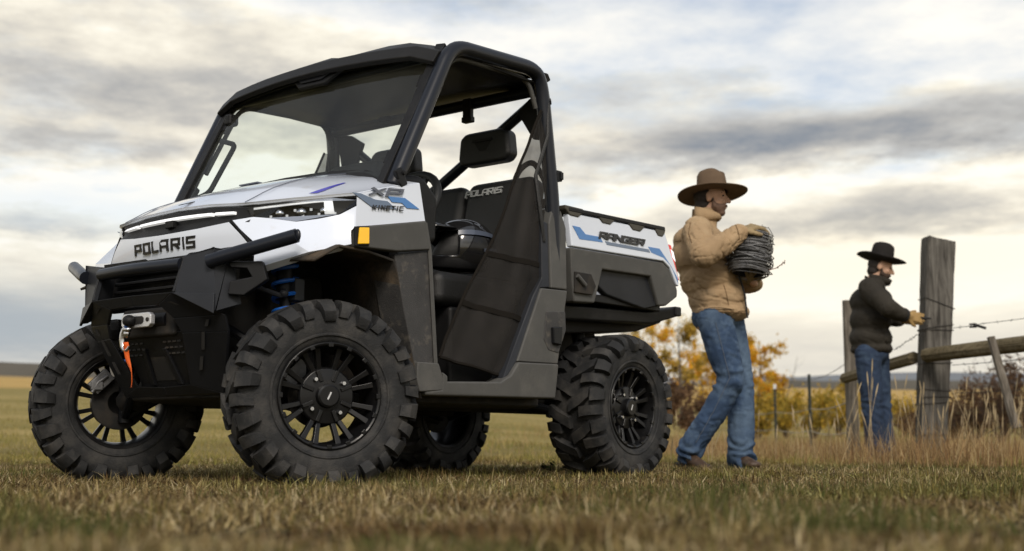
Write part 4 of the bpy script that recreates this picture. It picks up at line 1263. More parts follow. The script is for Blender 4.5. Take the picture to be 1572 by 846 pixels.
# lower guard: frame plate round the winch opening; local (y, z) on a plane leaning back towards the ground
def gp(y, z, off=0.0):
    ay = abs(y)
    x = 1.395 - max(0, .745 - z) * .50 - max(0, ay - .25) * .40 + off
    return Vector((x, y, z))
guard = MB()
outer = [(0, .752), (.255, .748), (.43, .662), (.42, .60), (.315, .372), (0, .368)]
inner = [(0, .712), (.155, .708), (.212, .655), (.232, .60), (.168, .408), (0, .402)]
for s in (1, -1):
    o_ = [(s * y, z) for y, z in outer]; i_ = [(s * y, z) for y, z in inner]
    for k in range(5):
        guard.prism([gp(*o_[k]), gp(*o_[k + 1]), gp(*i_[k + 1]), gp(*i_[k])], (-.014, 0, -.004))
gd = guard.build('bumper_guard', m_steel, uv, bevel=.003, merge=False)
sl = MB()
for s in (1, -1):
    for (ya, za, yb, zb) in ((.325, .60, .300, .535), (.285, .51, .262, .46), (.36, .645, .345, .62), (.262, .70, .225, .715)):
        a_, b_ = gp(s * ya, za, .0025), gp(s * yb, zb, .0025)
        w_ = Vector((0, .009, 0)); MB().prism([a_ - w_, a_ + w_, b_ + w_, b_ - w_], (-.002, 0, 0)).build('guard_slot', m_dark, gd, smooth=0)
# recessed skid plate with slots and winch
sk = MB().prism([gp(-.215, .61, -.03), gp(.215, .61, -.03), gp(.17, .40, -.03), gp(-.17, .40, -.03)], (-.012, 0, 0)).build('skid_plate', m_black, uv, bevel=.004)
sl = MB()
for i in range(4):
    for j in range(3):
        for s in (1, -1):
            y = s * (.075 + .030 * i); z = .575 - .022 * j
            c = gp(y, z, -.0285); MB().box(c, (.004, .020, .007)).build('skid_slot', m_dark, sk, smooth=0)
sl.prism([gp(-.05, .52, -.0275), gp(.05, .52, -.0275), gp(.062, .43, -.0275), gp(-.062, .43, -.0275)], (-.004, 0, 0))
sl.build('skid_slot', m_dark, sk, smooth=0, merge=False)
rib = MB()
rib.prism([gp(-.075, .55, -.018), gp(-.055, .55, -.018), gp(-.075, .41, -.018), gp(-.10, .41, -.018)], (-.02, 0, 0))
rib.prism([gp(.055, .55, -.018), gp(.075, .55, -.018), gp(.10, .41, -.018), gp(.075, .41, -.018)], (-.02, 0, 0))
rib.build('skid_rib', m_steel, sk, bevel=.003)
wi = MB().box((1.262, 0, .652), (.10, .34, .115)).build('winch', m_dark, uv, bevel=.015)
MB().tube([(1.290, -.12, .66), (1.290, .12, .66)], .035, 14).build('winch_drum', m_steel, wi)
fl = MB().prism([(1.366, y, z) for y, z in ((-.095, .640), (-.095, .674), (-.080, .686), (.080, .686), (.095, .674), (.095, .640), (.080, .628), (-.080, .628))], (-.022, 0, 0)).build('fairlead', m_alu, wi, bevel=.004)
fh = MB()
fh.prism([(1.3685, y, z) for y, z in ((-.05, .650), (-.05, .664), (-.04, .672), (.04, .672), (.05, .664), (.05, .650), (.04, .642), (-.04, .642))], (-.004, 0, 0))
for y in (-.075, .075):
    fh.lathe([(.0005, .0035), (.008, .0035), (.009, 0)], 10, 'x', c=(1.3665, y, .657))
fh.build('fairlead_slot', m_dark, fl, smooth=0)
MB().ball((1.382, -.02, .655), (.026, .028, .024)).build('rope_stop', m_black, wi)
hk = MB()
hk.tube([(1.372, -.030, .645), (1.378, -.034, .628)], .011, 10)
hk.tube([(1.378, -.030 - .045 * math.cos(t) * .55 - .010, .585 - .045 * math.sin(t)) for t in np.linspace(-1.5, 2.5, 14)], [.010, .011, .012, .013, .013, .013, .012, .012, .011, .010, .009, .008, .006, .004], 10)
hk.ball((1.379, -.034, .622), (.014, .018, .014)).ball((1.378, -.038, .607), (.012, .015, .02))
hk.build('winch_hook', m_chrome, wi)
MB().ball((1.385, -.030, .634), (.010, .012, .008)).build('hook_swivel', m_blue, wi)
strap = []
for k in range(13):
    t = k / 12
    w_ = .020 * (1 - t * .55) + (.004 if k < 2 else 0)
    y = -.030 - .012 * math.sin(t * 7) * t + .004 * t; z = .572 - .175 * t; x = 1.388 - .035 * t
    a_ = .9 * math.sin(t * 6)
    strap.append([(x + w_ * .5 * math.sin(a_), y - w_ * .6 * math.cos(a_), z), (x - w_ * .5 * math.sin(a_), y + w_ * .6 * math.cos(a_), z)])
MB().grid(strap).build('hook_strap', m_orange, wi, smooth=60, solid=.003)
# dark grille behind the tube
MB().prism([(1.235, -.42, .925), (1.235, .42, .925), (1.22, .40, .72), (1.22, -.40, .72)], (-.03, 0, 0)).build('grille', m_black, uv)
for z in (.90, .865, .83, .795, .76):
    MB().box((1.246, 0, z), (.02, .62, .012)).build('grille_bar', m_plate if z > .88 else m_black, uv, bevel=.003)
MB().prism([(1.252, -.30, .915), (1.252, .34, .915), (1.25, .30, .893), (1.25, -.26, .893)], (-.02, 0, 0)).build('grille_lip', m_black, uv, bevel=.004)

# ------------------------------------------------------------------ suspension
def arms():
    mb = MB()
    for z0, z1 in ((.48, .30), (.64, .45)):
        mb.tube([(1.20, .26, z0), (1.05, .56, z1)], .018, 8)
        mb.tube([(.86, .26, z0), (1.03, .56, z1)], .018, 8)
    mb.tube([(1.03, .585, .27), (1.03, .59, .49)], .032, 10)
    return mb
for o_ in both(arms, 'front_control_arm', m_steel): o_.location.x = -.045
def halfshaft():
    return MB().tube([(1.03, .2, .42), (1.03, .56, .36)], [.03, .028], 10).ball((1.03, .50, .37), .05, 12, 8)
for o_ in both(halfshaft, 'half_shaft', m_dark): o_.location.x = -.045
def knuckle():
    return MB().tube([(1.06, .36, .43), (1.045, .46, .40), (1.03, .585, .36)], [.045, .06, .05], 10)
for o_ in both(knuckle, 'steering_knuckle', m_dark): o_.location.x = -.045
for s in (1, -1):
    sh = MB().tube([(1.03, s * .50, .44), (1.00, s * .44, .93)], .022, 12).tube([(1.012, s * .462, .74), (1.00, s * .44, .93)], .034, 12).build('shock_absorber', m_steel, uv)
    hx = []; turns = 6.5
    for k in range(int(turns * 16) + 1):
        t = k / 16 * 2 * math.pi; u = k / (turns * 16)
        c = Vector((1.026, s * .492, .53)).lerp(Vector((1.005, s * .45, .88)), u)
        hx.append(c + Vector((.048 * math.cos(t), .048 * math.sin(t), 0)))
    MB().tube(hx, .0085, 7).build('spring', m_blue, sh)
    MB().tube([(1.20, s * .40, .80), (1.06, s * .50, .745)], .010, 8).ball((1.055, s * .505, .755), .018, 10, 6).build('tie_rod', m_chrome if False else m_plate, uv)
    MB().box((.985, s * .50, .775), (.05, .04, .09)).build('shock_mount', m_plate, uv, bevel=.006)
    MB().tube([(-.62, s * .30, .40), (-1.0, s * .50, .32)], .020, 8).tube([(-1.25, s * .28, .42), (-1.05, s * .50, .32)], .020, 8).tube([(-.45, s * .45, .385), (-.97, s * .50, .30)], .018, 8).build('rear_control_arm', m_steel, uv)
    MB().tube([(-1.03, s * .2, .45), (-1.03, s * .55, .36)], .028, 10).build('half_shaft', m_dark, uv)
    MB().tube([(-1.03, s * .50, .38), (-.98, s * .42, .82)], .034, 12).build('shock_absorber', m_steel, uv)
    MB().tube([(.30, s * .30, .352), (-.9, s * .34, .345)], .022, 8).build('frame_rail', m_dark, uv)
# ------------------------------------------------------------------ helmet on the driver's seat
UVM = Matrix.Translation((-.6202, 6.1122, 0)) @ Matrix.Rotation(rad(231.5937), 4, 'Z')
hc = UVM @ Vector((-.085, .44, .925))
m_hel = mk('helmet_black', (.012, .012, .013), .12, coat=.8, spec=.6)
m_hel2 = mk('helmet_silver', (.07, .085, .12), .2, coat=.8)
helmet = empty('helmet', hc, rad(204))
tag(helmet, 'glossy black motocross helmet with peak lying on the driver seat', 'helmet')
hs = MB(); rows = []
NU, NVv = 40, 22
def hel(u, v, k=1.0):
    """u round the head (0 = front), v from crown to rim"""
    ph = v * math.pi * .80
    r = math.sin(ph) ** .85 if ph > 0 else 0
    x = .155 * r * math.cos(u) * k; y = .122 * r * math.sin(u) * k; z = .145 + .135 * math.cos(ph) * k
    if math.cos(u) > 0 and v > .55:      # chin bar pushes forward
        w = (math.cos(u) ** 3) * (v - .55) / .45
        x += .075 * w; z += .012 * w
    return Vector((x, y, z))
keep_faces = []
vs = []; fs = []
for j in range(NVv + 1):
    for i in range(NU):
        vs.append(hel(2 * math.pi * i / NU, j / NVv))
for j in range(NVv):
    for i in range(NU):
        u = 2 * math.pi * (i + .5) / NU; v = (j + .5) / NVv
        du = min(u, 2 * math.pi - u)
        if du < 1.05 and .42 < v < .76: continue          # eye port
        i2 = (i + 1) % NU
        fs.append((j * NU + i, (j + 1) * NU + i, (j + 1) * NU + i2, j * NU + i2))
hs.add(vs, fs).build('shell', m_hel, helmet, smooth=60, solid=.012, sub=1)
inn = MB(); vs = [hel(2 * math.pi * i / NU, j / NVv, .80) for j in range(NVv + 1) for i in range(NU)]
inn.add(vs, [(j * NU + i, (j + 1) * NU + i, (j + 1) * NU + (i + 1) % NU, j * NU + (i + 1) % NU) for j in range(NVv) for i in range(NU)]).build('padding', m_seat, helmet, smooth=60)
pk = []
for a in np.linspace(-1, 1, 9):
    pk.append([Vector((.10 * (1 - .25 * a * a), .105 * a, .252 - .03 * a * a)), Vector((.20 * (1 - .18 * a * a), .100 * a, .258 - .028 * a * a)), Vector((.255 * (1 - .16 * a * a), .078 * a, .240 - .020 * a * a))])
MB().grid(pk).build('peak', m_hel, helmet, smooth=60, solid=.008)
for s in (1, -1):
    ra = [hel(s * u, .52 - .10 * math.sin(u), 1.06) for u in np.linspace(1.1, 2.7, 10)]; rb2 = [hel(s * u, .55 - .06 * math.sin(u), 1.06) for u in np.linspace(1.1, 2.7, 10)]
    MB().grid([ra, rb2]).build('helmet_stripe', m_hel2, helmet, smooth=60)
    ra = [hel(s * u, .70, 1.06) for u in np.linspace(1.9, 2.9, 8)]; rb2 = [hel(s * u, .66 - .04 * (u - 1.9), 1.06) for u in np.linspace(1.9, 2.9, 8)]
    MB().grid([ra, rb2]).build('helmet_stripe', m_hel2, helmet, smooth=60)

# ------------------------------------------------------------------ body building: unions of tapered capsules, skinned to one surface
def capsule(mb, a, b, ra, rb, n=12):
    a, b = Vector(a), Vector(b); L_ = (b - a).length
    d = (b - a).normalized(); path = []; rs = []
    for k in range(5):
        t = math.pi / 2 * (1 - k / 4); path.append(a - d * ra * math.sin(t)); rs.append(max(ra * math.cos(t), .0008))
    for k in range(5):
        t = math.pi / 2 * k / 4; path.append(b + d * rb * math.sin(t)); rs.append(max(rb * math.cos(t), .0008))
    mb.tube(path, rs, n)
def blob(name, prims, voxel, material, parent=None, smooth_it=4, wrinkle=None, yaw=0.0):
    mb = MB()
    for p in prims:
        if p[0] == 'c': capsule(mb, *p[1:5])
        elif p[0] == 'ch':
            for (a, ra), (b, rb) in zip(p[1][:-1], p[1][1:]): capsule(mb, a, b, ra, rb)
        elif p[0] == 'e': mb.ball(p[1], p[2], 18, 12, p[3] if len(p) > 3 else None)
    tmp = mb.build('tmp', material, None, smooth=0, merge=False)
    r = tmp.modifiers.new('r', 'REMESH'); r.mode = 'VOXEL'; r.voxel_size = voxel
    s_ = tmp.modifiers.new('s', 'SMOOTH'); s_.iterations = smooth_it; s_.factor = .5
    dg = bpy.context.evaluated_depsgraph_get()
    me = bpy.data.meshes.new_from_object(tmp.evaluated_get(dg))
    old = tmp.data
    bpy.data.objects.remove(tmp); bpy.data.meshes.remove(old)
    me.name = name
    me.materials.clear(); me.materials.append(material)
    if wrinkle:
        n_ = len(me.vertices); co = np.zeros(n_ * 3); me.vertices.foreach_get('co', co); co = co.reshape(-1, 3)
        no = np.zeros(n_ * 3); me.vertices.foreach_get('normal', no); no = no.reshape(-1, 3)
        d = np.array([wrinkle(Vector(c)) for c in co])
        co = co + no * d[:, None]; me.vertices.foreach_set('co', co.ravel()); me.update()
    me.shade_smooth()
    o = bpy.data.objects.new(name, me); col.objects.link(o)
    if parent: o.parent = parent
    return o
def ridged(p, s, seed):
    return 1 - abs(noise.noise(Vector((p.x * s[0], p.y * s[1], p.z * s[2] + seed)))) * 2
def cloth(seed, amp, s=(9, 9, 9)):
    def f(p):
        q = p + Vector((noise.noise(p * 6 + Vector((seed, 0, 0))), noise.noise(p * 6 + Vector((0, seed, 0))), noise.noise(p * 6 + Vector((0, 0, seed))))) * .05
        a = max(0, ridged(q, s, seed)) ** 2.2; b = max(0, ridged(q, tuple(v * 1.9 for v in s), seed + 5)) ** 2.5; c = noise.noise(q * 5)
        return amp * (1.25 * (a - .35) + .7 * (b - .3) + .6 * c)
    return f
def creases(p, s, seed, width=.07):
    q = Vector((p.x * s[0], p.y * s[1], p.z * s[2] + seed)) + Vector((noise.noise(p * 5), noise.noise(p * 5 + Vector((9, 0, 0))), 0)) * .5
    n1 = noise.noise(q); n2 = noise.noise(q * 1.8 + Vector((0, 7, 3)))
    gate = max(0, min(1, .5 + 1.4 * noise.noise(p * 4 + Vector((seed, 2, 0)))))
    return -(math.exp(-(n1 / width) ** 2) + .6 * math.exp(-(n2 / width) ** 2)) * gate
m_skin = mk('skin', (.52, .315, .215), .6, var=.08, vscale=20, spec=.35)
m_hair = mk('dark_hair', (.020, .013, .009), .7, var=.4, vscale=60, bump=.5, bscale=200)
m_stub = mk('stubble', (.15, .088, .060), .8, var=.35, vscale=70)
m_beard = mk('brown_beard', (.045, .026, .017), .8, var=.4, vscale=70)
m_canvas = mk('tan_canvas', (.36, .25, .145), .9, spec=.15, var=.16, vscale=5, bump=.35, bscale=260, dust=(.46, .345, .215), dscale=6, dlo=.5, dhi=.85, crease=.55, cscale=(9, 9, 6))
m_denim = mk('blue_denim', (.036, .062, .115), .85, spec=.15, var=.35, vscale=5, bump=.35, bscale=320, dust=(.130, .19, .27), dscale=3.5, dlo=.43, dhi=.68, crease=.5, cscale=(7, 7, 14))
m_denim2 = mk('dark_denim', (.028, .044, .080), .85, spec=.15, var=.3, vscale=5, bump=.3, bscale=320, dust=(.075, .115, .17), dscale=4, dlo=.5, dhi=.75, crease=.5, cscale=(7, 7, 14))
m_felt = mk('brown_felt', (.125, .085, .055), .85, spec=.2, var=.15, vscale=9, bump=.15, bscale=300)
m_felt2 = mk('black_felt', (.014, .012, .011), .8, spec=.25, var=.2, vscale=9, bump=.15, bscale=300)
m_band = mk('hat_band', (.03, .018, .011), .6)
m_leather = mk('work_glove', (.27, .20, .105), .8, var=.25, vscale=14, bump=.3, bscale=120)
m_leather2 = mk('yellow_work_glove', (.36, .23, .085), .75, var=.2, vscale=14, bump=.3, bscale=120)
m_boot = mk('brown_boot', (.060, .034, .020), .55, var=.3, vscale=12, bump=.2, bscale=120, dust=(.16, .125, .08), dscale=12, dlo=.5, dhi=.8)
m_jack = mk('charcoal_jacket', (.032, .028, .022), .8, spec=.2, var=.2, vscale=7, bump=.3, bscale=220, crease=.6, cscale=(9, 9, 7))
m_eye = mk('eye_dark', (.02, .015, .012), .2)
m_cuff = mk('black_cuff', (.012, .012, .012), .8)

def hat(name, parent, c, crown_r, crown_h, brim, material, tilt=(0, 0), curl=.03, band=True, rz=0.0, flat=False):
    M = Matrix.Translation(c) @ Matrix.Rotation(rz, 4, 'Z') @ Matrix.Rotation(tilt[0], 4, 'Y') @ Matrix.Rotation(tilt[1], 4, 'X')
    n_ = 36; rows = []
    rx, ry = crown_r
    def ring(kx, ky, z, crease=0.0, dz=0.0):
        r = []
        for i in range(n_ + 1):
            t = 2 * math.pi * i / n_; x = kx * math.cos(t); y = ky * math.sin(t); zz = z
            if crease:
                zz -= crease * math.exp(-(y / (ry * .32)) ** 2) * (1 - .5 * (x / rx))
                zz -= dz * max(0, x / rx) ** 2
            r.append(M @ Vector((x, y, zz)))
        return r
    h = crown_h
    prof = [(1.0, 0, 0), (.985, .25, 0), (.95, .55, 0), (.90, .80, .0), (.82, .93, .25), (.66, 1.0, .7), (.35, 1.0, 1.0), (.02, .99, 1.0)]
    rows = [ring(rx * k, ry * (k if k > .7 else k * .95), h * z, (.045 if not flat else .02) * c_, (.040 if not flat else .010) * (1 if z > .7 else 0)) for k, z, c_ in prof]
    cr_ = MB().grid(rows).build(name, material, parent, smooth=60)
    br = []
    for k in range(8):
        t = k / 7; r = []
        for i in range(n_ + 1):
            a = 2 * math.pi * i / n_
            bx, by = rx + (brim[0] - rx) * t, ry + (brim[1] - ry) * t
            x, y = bx * math.cos(a), by * math.sin(a)
            zz = curl * (t ** 2) * (abs(math.sin(a)) ** 1.5) * 1.5 - .012 * t * t * abs(math.cos(a)) * (1 if not flat else -1.8)
            zz += .010 * math.sin(2 * a + .7) * t
            r.append(M @ Vector((x, y, zz)))
        br.append(r)
    MB().grid(br).build('brim', material, cr_, smooth=60, solid=.006)
    if band:
        MB().grid([ring(rx * 1.012, ry * 1.012, .002), ring(rx * 1.006, ry * 1.006, .024)]).build('hat_band', m_band, cr_, smooth=60)
    return cr_

def face_prims(c, k=1.0, rz=0.0, pitch=0.0):
    """head looking along +x; c = centre of the skull"""
    c = Vector(c); Rz = Matrix.Rotation(rz, 3, 'Z') @ Matrix.Rotation(pitch, 3, 'Y')
    P = lambda x, y, z: tuple(c + Rz @ Vector((x, y, z)))
    return [('e', P(-.005, 0, .02), (.098, .076, .100), Rz), ('e', P(.028, 0, -.045), (.066, .062, .072), Rz), ('e', P(.055, 0, -.098), (.032, .034, .024), Rz),
            ('c', P(.088, 0, .012), P(.118, 0, -.034), .010, .015), ('c', P(.078, -.035, .022), P(.078, .035, .022), .018, .018),
            ('e', P(.086, 0, -.072), (.018, .026, .012), Rz), ('e', P(.060, .045, -.03), (.025, .02, .02), Rz), ('e', P(.060, -.045, -.03), (.025, .02, .02), Rz),
            ('e', P(-.005, -.080, -.012), (.020, .010, .033), Rz), ('e', P(-.005, .080, -.012), (.020, .010, .033), Rz),
            ('c', P(-.03, 0, -.16), P(-.018, 0, -.06), .062, .058)], P
def head_extras(P, parent, beard=True, rz=0.0, pitch=0.0):
    Rz = Matrix.Rotation(rz, 3, 'Z') @ Matrix.Rotation(pitch, 3, 'Y')
    for s in (-1, 1):
        MB().ball(P(.079, s * .031, .004), (.010, .012, .008), 10, 8, Rz).build('eye', m_eye, parent)
        MB().tube([P(.090, s * .015, .022), P(.086, s * .035, .026), P(.072, s * .052, .020)], [.004, .006, .003], 6).build('eyebrow', m_hair, parent)
    blob('hair', [('e', P(-.022, 0, .010), (.092, .080, .085), Rz), ('e', P(-.045, 0, -.055), (.060, .066, .05), Rz), ('c', P(.0, -.072, .01), P(.016, -.070, -.035), .010, .008), ('c', P(.0, .072, .01), P(.016, .070, -.035), .010, .008)], .008, m_hair, parent, 2)
    if beard:
        blob('beard_stubble' if rz > rad(-13) else 'beard', [('e', P(.034, 0, -.066), (.064, .0635, .052), Rz), ('e', P(.060, 0, -.104), (.034, .038, .026), Rz), ('c', P(.100, -.026, -.060), P(.100, .026, -.060), .008, .008), ('c', P(.012, -.064, -.02), P(.03, -.060, -.07), .010, .014), ('c', P(.012, .064, -.02), P(.03, .060, -.07), .010, .014)], .007, m_beard if rz < rad(-13) else m_stub, parent, 2)

def hand_prims(w, d, palm_n, spread, curl, thumb_side, k=1.0):
    """w wrist, d direction of the fingers, palm_n the way the palm faces; five fingers, two bends each"""
    w, d, pn = Vector(w), Vector(d).normalized(), Vector(palm_n).normalized()
    side = d.cross(pn).normalized() * thumb_side
    out = [('c', tuple(w), tuple(w + d * .03), .030 * k, .030 * k)]
    pc = w + d * .055
    for j in (-1, -.33, .33, 1):
        out.append(('c', tuple(w + d * .02 + side * j * .018), tuple(w + d * .095 * k + side * j * .030 * k), .018 * k, .015 * k))
    lens = [.062, .078, .072, .055]
    for j, l in zip((1, .33, -.33, -1), [lens[1] * .94, lens[1], lens[2], lens[3]]):
        b = w + d * .098 * k + side * j * .031 * k
        dd = (d + side * j * spread + pn * curl * .6).normalized(); m_ = b + dd * l * .5 * k
        de = (d * (1 - curl * .55) + side * j * spread + pn * curl * 1.5).normalized(); e = m_ + de * l * .55 * k
        out.append(('ch', [(tuple(b), .0125 * k), (tuple(m_), .0115 * k), (tuple(e), .0098 * k)]))
    tb = w + d * .03 + side * .030 * k; tm = tb + (side * .8 + d * .7 + pn * .35).normalized() * .045 * k; te = tm + (side * .25 + d * .9 + pn * .5).normalized() * .036 * k
    out.append(('ch', [(tuple(tb), .016 * k), (tuple(tm), .0135 * k), (tuple(te), .011 * k)]))
    return out

def boot(name, parent, ankle, yaw, pitch=0.0):
    """leather boot: shaft, vamp, toe, heel and sole"""
    M = Matrix.Translation(ankle) @ Matrix.Rotation(yaw, 4, 'Z') @ Matrix.Rotation(pitch, 4, 'Y')
    T = lambda x, y, z: tuple(M @ Vector((x, y, z)))
    b = blob(name, [('c', T(-.005, 0, .045), T(0, 0, .0), .050, .050), ('c', T(-.045, 0, -.035), T(.02, 0, -.030), .042, .044), ('c', T(.02, 0, -.030), T(.150, 0, -.050), .044, .034), ('e', T(.165, 0, -.052), (.05, .042, .026))], .010, m_boot, parent, 3)
    so = MB()
    pr = [(-.095, -.030), (-.095, .030), (-.06, .040), (.05, .036), (.13, .048), (.19, .036), (.215, 0), (.19, -.036), (.13, -.048), (.05, -.036), (-.06, -.040)]
    so.prism([T(x, y, -.074) for x, y in pr], M.to_3x3() @ Vector((0, 0, -.014)))
    so.prism([T(x, y, -.088) for x, y in ((-.09, -.034), (-.09, .034), (-.02, .036), (-.02, -.036))], M.to_3x3() @ Vector((0, 0, -.014)))
    so.build('sole', m_cuff, b, bevel=.004)
    return b

def jeans_wr(seed, knees, ankles, amp=.002):
    base = cloth(seed, amp, (7, 7, 13))
    def f(p):
        w = base(p) + .008 * creases(p, (7, 7, 10), seed + 1)
        for a in ankles:      # stacked folds over the boots
            d_ = (p - Vector(a)).length
            if p.z < a[2] + .2: w += .006 * math.sin(p.z * 90 + 9 * noise.noise(p * 8)) * max(0, 1 - (p.z - a[2] + .02) / .2) * (.4 + abs(noise.noise(p * 5)) * 2)
        for a in knees:
            if abs(p.z - a[2]) < .12: w += .005 * math.sin(p.z * 70 + p.x * 30 + 6 * noise.noise(p * 9)) * (1 - abs(p.z - a[2]) / .12) * (.3 + abs(noise.noise(p * 6)) * 2)
        return w
    return f

# ------------------------------------------------------------------ person carrying the wire coil
P1 = Vector((1.336, 8.30, 0.0))
HIPS = (-.03, 0, .98)
legR = [((-.045, -.095, .95), .115), ((.045, -.135, .575), .082), ((-.215, -.075, .13), .074)]
legL = [((.060, .085, .95), .110), ((.135, .075, .55), .084), ((.125, .055, .10), .080)]
armR = [((-.165, -.185, 1.515), .085), ((-.155, -.385, 1.335), .072), ((.085, -.285, 1.485), .050)]
armL = [((-.08, .19, 1.50), .085), ((.09, .30, 1.24), .072), ((.235, .045, 1.205), .050)]
fp, HP = face_prims((-.045, -.01, 1.765), rz=rad(-12))
small = lambda ch, k: [(p, r * k) for p, r in ch]
body = blob('person', fp + [('e', (-.04, 0, .98), (.13, .15, .12)), ('c', (-.05, 0, 1.05), (-.12, 0, 1.36), .13, .15), ('e', (-.13, 0, 1.45), (.12, .19, .11)), ('ch', small(legR, .5)), ('ch', small(legL, .5)), ('ch', small(armR, .62)), ('ch', small(armL, .62)),
    ('c', legR[2][0], (-.20, -.075, .07), .04, .04), ('c', legL[2][0], (.14, .055, .06), .04, .04), ('c', (.085, -.285, 1.480), (.13, -.262, 1.508), .024, .018), ('c', (.235, .045, 1.205), (.21, -.06, 1.205), .03, .028)], .0085, m_skin, None, 2)
body.location = P1
tag(body, 'person in tan work coat and brown cowboy hat carrying a coil of wire', 'person')
head_extras(HP, body, True, rad(-12))
knR, knL = legR[1][0], legL[1][0]
blob('jeans', [('e', (-.035, 0, .985), (.150, .175, .115)), ('ch', [((-.045, -.09, .96), .118), ((0, -.12, .75), .108), ((.045, -.135, .575), .086), ((-.06, -.11, .38), .082), ((-.205, -.078, .17), .080), ((-.220, -.075, .125), .082)]),
    ('ch', [((.060, .085, .96), .115), ((.10, .08, .75), .107), ((.135, .075, .55), .090), ((.132, .065, .30), .088), ((.125, .055, .12), .090), ((.125, .055, .06), .090)])], .011, m_denim, body, 3, jeans_wr(3.0, [knR, knL], [(-.215, -.075, .13), (.095, .055, .08)]))
JN = [c for c in body.children if c.name.startswith('jeans')][0]
boot('boot', body, (-.225, -.085, .115), rad(-58), rad(12))
boot('boot', body, (.122, .050, .100), rad(-72), 0)
coat_pr = [('e', (.005, 0, 1.015), (.188, .205, .075)), ('e', (-.015, 0, 1.10), (.190, .205, .14)), ('e', (-.065, 0, 1.24), (.195, .205, .17)), ('e', (-.120, 0, 1.38), (.190, .225, .16)), ('e', (-.130, 0, 1.48), (.165, .225, .11)),
    ('c', (-.13, -.12, 1.545), (-.13, .12, 1.545), .075, .075), ('c', (-.095, 0, 1.575), (-.075, 0, 1.645), .088, .080),
    ('ch', [((-.160, -.175, 1.515), .100), ((-.165, -.30, 1.42), .092), ((-.155, -.385, 1.335), .088), ((-.03, -.335, 1.405), .080), ((.085, -.285, 1.485), .062)]),
    ('ch', [((-.08, .17, 1.50), .10), ((.02, .27, 1.35), .09), ((.09, .30, 1.24), .085), ((.17, .15, 1.215), .072), ((.235, .045, 1.205), .060)])]
def coat_wr(p):
    w = cloth(7.0, .0022, (8, 8, 4.5))(p)
    w += .009 * creases(p, (6, 6, 9), 2.0)
    if p.y < -.2: w += .008 * creases(p, (11, 6, 13), 8.0)
    if 1.02 < p.z < 1.3 and p.y > -.25: w += .008 * creases(p, (4, 4, 14), 5.0)
    return w
coat = blob('coat', coat_pr, .008, m_canvas, body, 16, coat_wr)
# seams and a pocket flap
def on_surf(ob, p, d, off=.002):
    ok, loc, nor, _ = ob.ray_cast(Vector(p), Vector(d).normalized())
    return loc + nor * off if ok else None
def seam(name, ob, pts, d, mat_, r=.0028, n_=14):
    P = [Vector(p) for p in pts]; out = []
    for i in range(len(P) - 1):
        for k in range(n_):
            q = on_surf(ob, P[i].lerp(P[i + 1], k / n_) - Vector(d) * .6, d)
            if q is not None and (not out or (q - out[-1]).length < .09): out.append(q)
    if len(out) > 3: MB().tube(out, r, 5).build(name, mat_, ob)
m_seam = mk('dark_stitching', (.16, .10, .045), .9)
m_seam2 = mk('pale_stitching', (.075, .095, .13), .9)
seam('yoke_seam', coat, [(-.30, 0, 1.47), (-.18, 0, 1.45), (-.02, 0, 1.46)], (0, 1, 0), m_seam)
seam('side_seam', coat, [(-.12, 0, 1.26), (-.09, 0, 1.12), (-.07, 0, .98)], (0, 1, 0), m_seam)
seam('pocket_seam', coat, [(.0, 0, 1.17), (.03, 0, 1.03)], (0, 1, 0), m_seam)
seam('armhole_seam', coat, [(-.21, 0, 1.56), (-.235, 0, 1.48), (-.225, 0, 1.40)], (0, 1, 0), m_seam)
seam('hem_stitching', coat, [(-.17, 0, 1.005), (0, 0, 1.0), (.16, 0, .995)], (0, 1, 0), m_seam)
seam('cuff_seam', coat, [(.055, -.2, 1.56), (.075, -.2, 1.42)], (0, 1, 0), m_seam)
# collar, storm flap and zip line
seam('outseam', JN, [(-.06, 0, .93), (-.02, 0, .75), (.02, 0, .585), (-.08, 0, .38), (-.20, 0, .17)], (0, 1, 0), m_seam2)
cl = []
for t in np.linspace(-2.6, 2.6, 22):
    a = Vector((-.078 + .092 * math.cos(t), .090 * math.sin(t), 1.600 + .012 * math.cos(t))); b = Vector((-.074 + .098 * math.cos(t), .094 * math.sin(t), 1.672 - .030 * math.cos(t)))
    cl.append([a, (a + b) / 2 + Vector((.006 * math.cos(t), .006 * math.sin(t), 0)), b])
MB().grid(cl).build('collar', m_canvas, coat, smooth=60, solid=.010)
MB().tube([(.085, -.155, 1.30), (.135, -.150, 1.12), (.150, -.150, .965)], .006, 6).build('zip', m_cuff, coat)
MB().tube(arc_pts([(-.16, -.135, 1.02), (-.06, -.213, 1.03), (.06, -.205, 1.015)], 5, .06), .004, 6).build('hem_seam', m_canvas, coat)
blob('glove', hand_prims((.095, -.280, 1.495), (.80, .28, .30), (.25, .45, -.86), .22, .75, -1, 1.12) + [('c', (.05, -.305, 1.465), (.10, -.278, 1.498), .050, .040)], .006, m_leather, body, 2, cloth(2.0, .002, (30, 30, 30)))
blob('glove', hand_prims((.225, .03, 1.210), (-.10, -1, .10), (-.2, .1, .97), .2, .5, 1, 1.1) + [('c', (.237, .06, 1.206), (.228, .02, 1.208), .046, .040)], .006, m_leather, body, 2)
hat('hat', body, HP(.012, 0, .032), (.100, .086), .150, (.228, .210), m_felt, tilt=(rad(-5), rad(-9)), curl=.0, rz=rad(-12))

